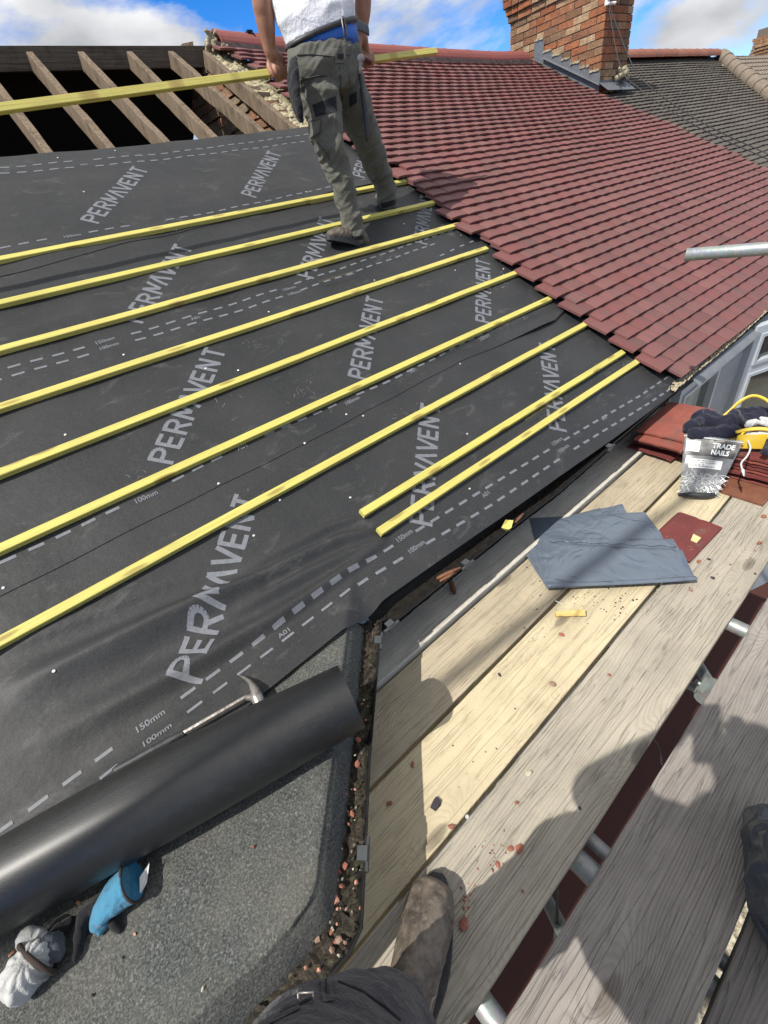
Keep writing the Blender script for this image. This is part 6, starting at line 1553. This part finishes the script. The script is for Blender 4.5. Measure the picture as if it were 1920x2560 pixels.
# boots
def boot(toe, heel, ankle, mat, parent, name='boot', w_=.048):
    b_ = thing(name, None, None); b_.parent = parent
    d_ = (toe-heel); L_ = d_.length; d_.normalize(); up = Vector((0, 0, 1)); up = (up-d_*up.dot(d_)).normalized(); sd = d_.cross(up)
    m = MB(); m.limb([heel+up*.035, heel+d_*L_*.35+up*.05, heel+d_*L_*.7+up*.038, toe-d_*.03+up*.028], [(.040, .036), (w_*.85, .048), (w_, .036), (w_*.82, .024)], 18, 6, up=sd)
    m.limb([heel+d_*L_*.12+up*.05, ankle], [(.045, .05), (.048, .050)], 16, 5)
    up_ = fuse('upper', m, mat, .0045, 3, b_, crumple(2, .003, 40))
    m = MB(); ol = []
    for k in range(28):
        a = 2*math.pi*k/28; x = math.cos(a); y = math.sin(a); ww = w_*1.12*(1-.18*(x < -.2)*abs(x)) ; ol.append((L_/2+x*(L_/2+.004), y*ww*(1-.10*abs(x))))
    m.loft([[heel+d_*x+sd*y+up*z for x, y in ol] for z in (-.002, .002, .020, .022)], 0); m.build('sole', M['rubber'], b_, True, 40)
    return b_
bz = lambda X, Y: surf(X, Y)+BT+.004
toeL = P(816, 592, 2.34); heelL = P(908, 618, 2.36); toeL.z = max(toeL.z-.012, zp(toeL.y)+.02); heelL.z = heelL.z-.008
boot(toeL, heelL, P(890, 585, 2.358), M['leather'], rf)
toeR = P(940, 505, 2.72); heelR = P(978, 530, 2.575); boot(toeR, heelR, P(970, 498, 2.575), M['leather'], rf)
settle(rf)
# hammer hanging at the right hip
hh_ = thing('hanging_hammer', 'hammer with long black tapering handle hanging from the belt at the roofer\'s right hip', 'hammer')
m = MB(); m.limb([P(897, 150, BY-.10), P(899, 178, BY-.10)], [.016, .012], 12, 4); m.limb([P(893, 150, BY-.10), P(902, 146, BY-.10)], [.018, .018], 12, 4); m.build('head', M['steel'], hh_, True)
m = MB(); m.limb([P(899, 178, BY-.10), P(904, 215, BY-.10), P(911, 265, BY-.10), P(916, 310, BY-.10), P(918, 348, BY-.10)], [.0045, .007, .013, .014, .010], 12, 6); m.build('handle', M['rubber'], hh_, True); settle(hh_)
m = MB(); m.limb([P(916, 152, HY-.06), P(924, 156, HY-.06)], [(.012, .02), (.012, .02)], 8, 3); tag(center(m.build('pencil_stub', plain('dark red plastic', (.16, .03, .02), .5), None, True)), 'dark red tool end showing beside the roofer\'s right hand', 'tool')
# ================================================================== THE PHOTOGRAPHER
ph = thing('person', 'person taking the photo, one dark trousered leg and a brown boot showing', 'person')
V = Vector
toe, heel = V((.135, .283, .012)), V((-.125, .136, .012)); ank = V((-.090, .158, .13))
hipL, hipR = V((-.21, .01, .90)), V((-.20, -.20, .90)); kneeL = V((-.108, .098, .50)); kneeR = V((-.10, -.22, .50)); ankR = V((-.16, -.27, .10))
chest = V((-.40, -.16, 1.30)); neck = V((-.36, -.15, 1.47)); head = V((-.26, -.13, 1.60))
shl, shr = V((-.42, .03, 1.39)), V((-.34, -.35, 1.39)); ell, elr = V((-.26, .12, 1.13)), V((-.10, -.34, 1.14))
back = -R2
hl, hr = CAM - R0*.050 + back*.030 - V((0, 0, .01)), CAM + R0*.055 + back*.034 - V((0, 0, .03))
m = MB(); m.limb([(hipL+hipR)/2-V((.02, 0, 0)), V((-.28, -.10, 1.0)), chest, neck], [(.13, .09), (.13, .10), (.18, .12), (.07, .07)], 22, 6, up=(.3, 1, 0)); m.limb([neck, head-V((.02, 0, .02))], [.055, .055], 12, 4)
m.limb([head-V((0, 0, .07)), head, head+V((-.02, 0, .06))], [(.07, .055), (.095, .075), (.085, .068)], 18, 5, up=(1, 0, 0)); m.limb([head+V((.09, 0, -.01)), head+V((.105, 0, -.03))], [.012, .013], 8, 3)
for s_, e_, h_ in ((shl, ell, hl), (shr, elr, hr)):
    w_ = e_.lerp(h_, .80); m.limb([s_, e_, w_], [.052, .042, .028], 14, 6); m.limb([w_, w_.lerp(h_, .6), h_], [(.03, .02), (.04, .018), (.03, .014)], 12, 4)
    for k in range(4):
        b0 = h_ + back*(.012-.0*k) + R1*(k-1.5)*.019; sgn = 1 if h_ is hl else -1
        m.limb([b0 - R0*sgn*.012+back*.01, b0 + R0*sgn*.004+back*.002, b0 + R0*sgn*.02 + back*.012], [.009, .0085, .007], 8, 3)
m.limb([hipL, kneeL, ank], [.06, .045, .036], 14, 6); m.limb([hipR, kneeR, ankR], [.06, .045, .036], 14, 6)
fuse('body', m, M['skin'], .007, 3, ph)
m = MB(); m.limb([head+V((-.02, 0, .0)), head+V((-.03, 0, .065))], [(.095, .082), (.088, .07)], 16, 5, up=(1, 0, 0)); fuse('hair', m, M['hair'], .007, 2, ph)
m = MB(); m.limb([V((-.29, -.11, 1.0)), V((-.32, -.12, 1.12)), chest, neck-V((0, 0, .03))], [(.17, .13), (.17, .13), (.20, .135), (.09, .08)], 26, 6, up=(.3, 1, 0))
m.limb([shl, shl.lerp(ell, .75)], [.066, .062], 16, 5); m.limb([shr, shr.lerp(elr, .75)], [.066, .062], 16, 5); fuse('tshirt', m, M['trouser2'], .008, 4, ph, crumple(3, .01, 9))
m = MB(); m.limb([V((-.21, .015, .90)), V((-.14, .078, .70)), V((-.115, .090, .60)), V((-.105, .10, .5)), V((-.095, .135, .32)), V((-.088, .158, .16))], [(.10, .10), (.092, .092), (.084, .084), (.080, .082), (.070, .074), (.062, .064)], 28, 7)
m.limb([hipR, kneeR, ankR], [.11, .08, .065], 20, 6); m.limb([V((-.235, -.09, .86)), V((-.265, -.10, 1.0))], [(.19, .115), (.18, .115)], 28, 5, up=(.25, 1, 0))
def trd2(p, n):
    q = V((p.x*9, p.y*9, p.z*12)); w1 = 1-abs(noise.noise(q))*2.4; w2 = 1-abs(noise.noise(V((p.x*24, p.y*24, p.z*30))))*2.4
    return .007*(w1*.9-.25) + .0035*(w2-.2)
t2 = fuse('trousers', m, M['trouser2'], .006, 3, ph, trd2); T2 = bvh(t2)
cut = mk_cloth('dark seam', (.028, .026, .030), (.02, .019, .022))
seam('pocket_edge', T2, [(845, 2455), (900, 2475), (960, 2515), (1010, 2560)], .0016, cut, t2, .0015); seam('side_seam', T2, [(700, 2535), (740, 2515), (790, 2490)], .0016, cut, t2, .0015)
cling('belt_loop', T2, [(800, 2436), (830, 2438), (836, 2500), (806, 2504)], M['trouser2'], t2, .005)
cling('strap', T2, [(640, 2545), (740, 2500), (752, 2520), (660, 2566)], M['black'], t2, .005); 
a_ = onsurf(T2, 762, 2500, .007)
if a_ is not None:
    m = MB(); m.tube([a_-R0*.006-R1*.006, a_+R0*.007-R1*.007, a_+R0*.008+R1*.007, a_-R0*.005+R1*.008, a_-R0*.006-R1*.006], .0009, 6); m.build('strap_buckle', M['steel'], t2, True)
# boot with elastic side and pull loops
b_ = thing('boot', None, None); b_.parent = ph
d_ = (toe-heel); L_ = d_.length; d_.normalize(); up = V((0, 0, 1)); sd = d_.cross(up)
m = MB(); m.limb([heel+d_*.03+up*.04, heel+d_*L_*.35+up*.062, heel+d_*L_*.68+up*.044, toe-d_*.045+up*.034], [(.042, .040), (.048, .059), (.055, .044), (.050, .031)], 24, 8, up=sd)
m.limb([heel+d_*.045+up*.05, ank+up*.03], [(.046, .055), (.047, .056)], 20, 5, up=sd)
fuse('upper', m, M['leather'], .0035, 4, b_, crumple(6, .0025, 28))
m = MB(); ol = []
for k in range(40):
    a = 2*math.pi*k/40; x = math.cos(a); y = math.sin(a); ol.append((L_/2+x*(L_/2+.006), y*.060*(1-.10*abs(x))*(1-.16*ss(.1, .9, -x))))
m.loft([[heel+d_*x*q+sd*y*q+d_*L_/2*(1-q)+up*z for x, y in ol] for z, q in ((-.010, .97), (-.006, 1), (.012, 1), (.016, .985))], 0); m.build('sole', M['rubber'], b_, True, 40)
for s_ in (1, -1):
    c_ = heel+d_*.085+sd*s_*.047+up*.085; m = MB(); m.limb([c_-d_*.022-up*.02, c_-d_*.012+up*.022, c_+d_*.012+up*.024, c_+d_*.022-up*.02], [.0016]*4, 6, 5); m.build('stitching', plain('pale stitching', (.35, .31, .24), .8), b_, True)
boot(V((-.04, -.255, .012)), V((-.22, -.275, .012)), ankR, M['leather'], ph); settle(ph)
m = MB(); u_, v_ = R0, R1; m.box(CAM + back*.009 - R1*-.045, (.075, .155, .008), (R0, R1, R2)); m.box(CAM+back*.0045+R1*.012-R0*0.014*0, (.0, .0, .0))
o = m.build('smartphone', M['rubber']); center(o); tag(o, 'dark smartphone held in both hands by the person taking the photo', 'phone')
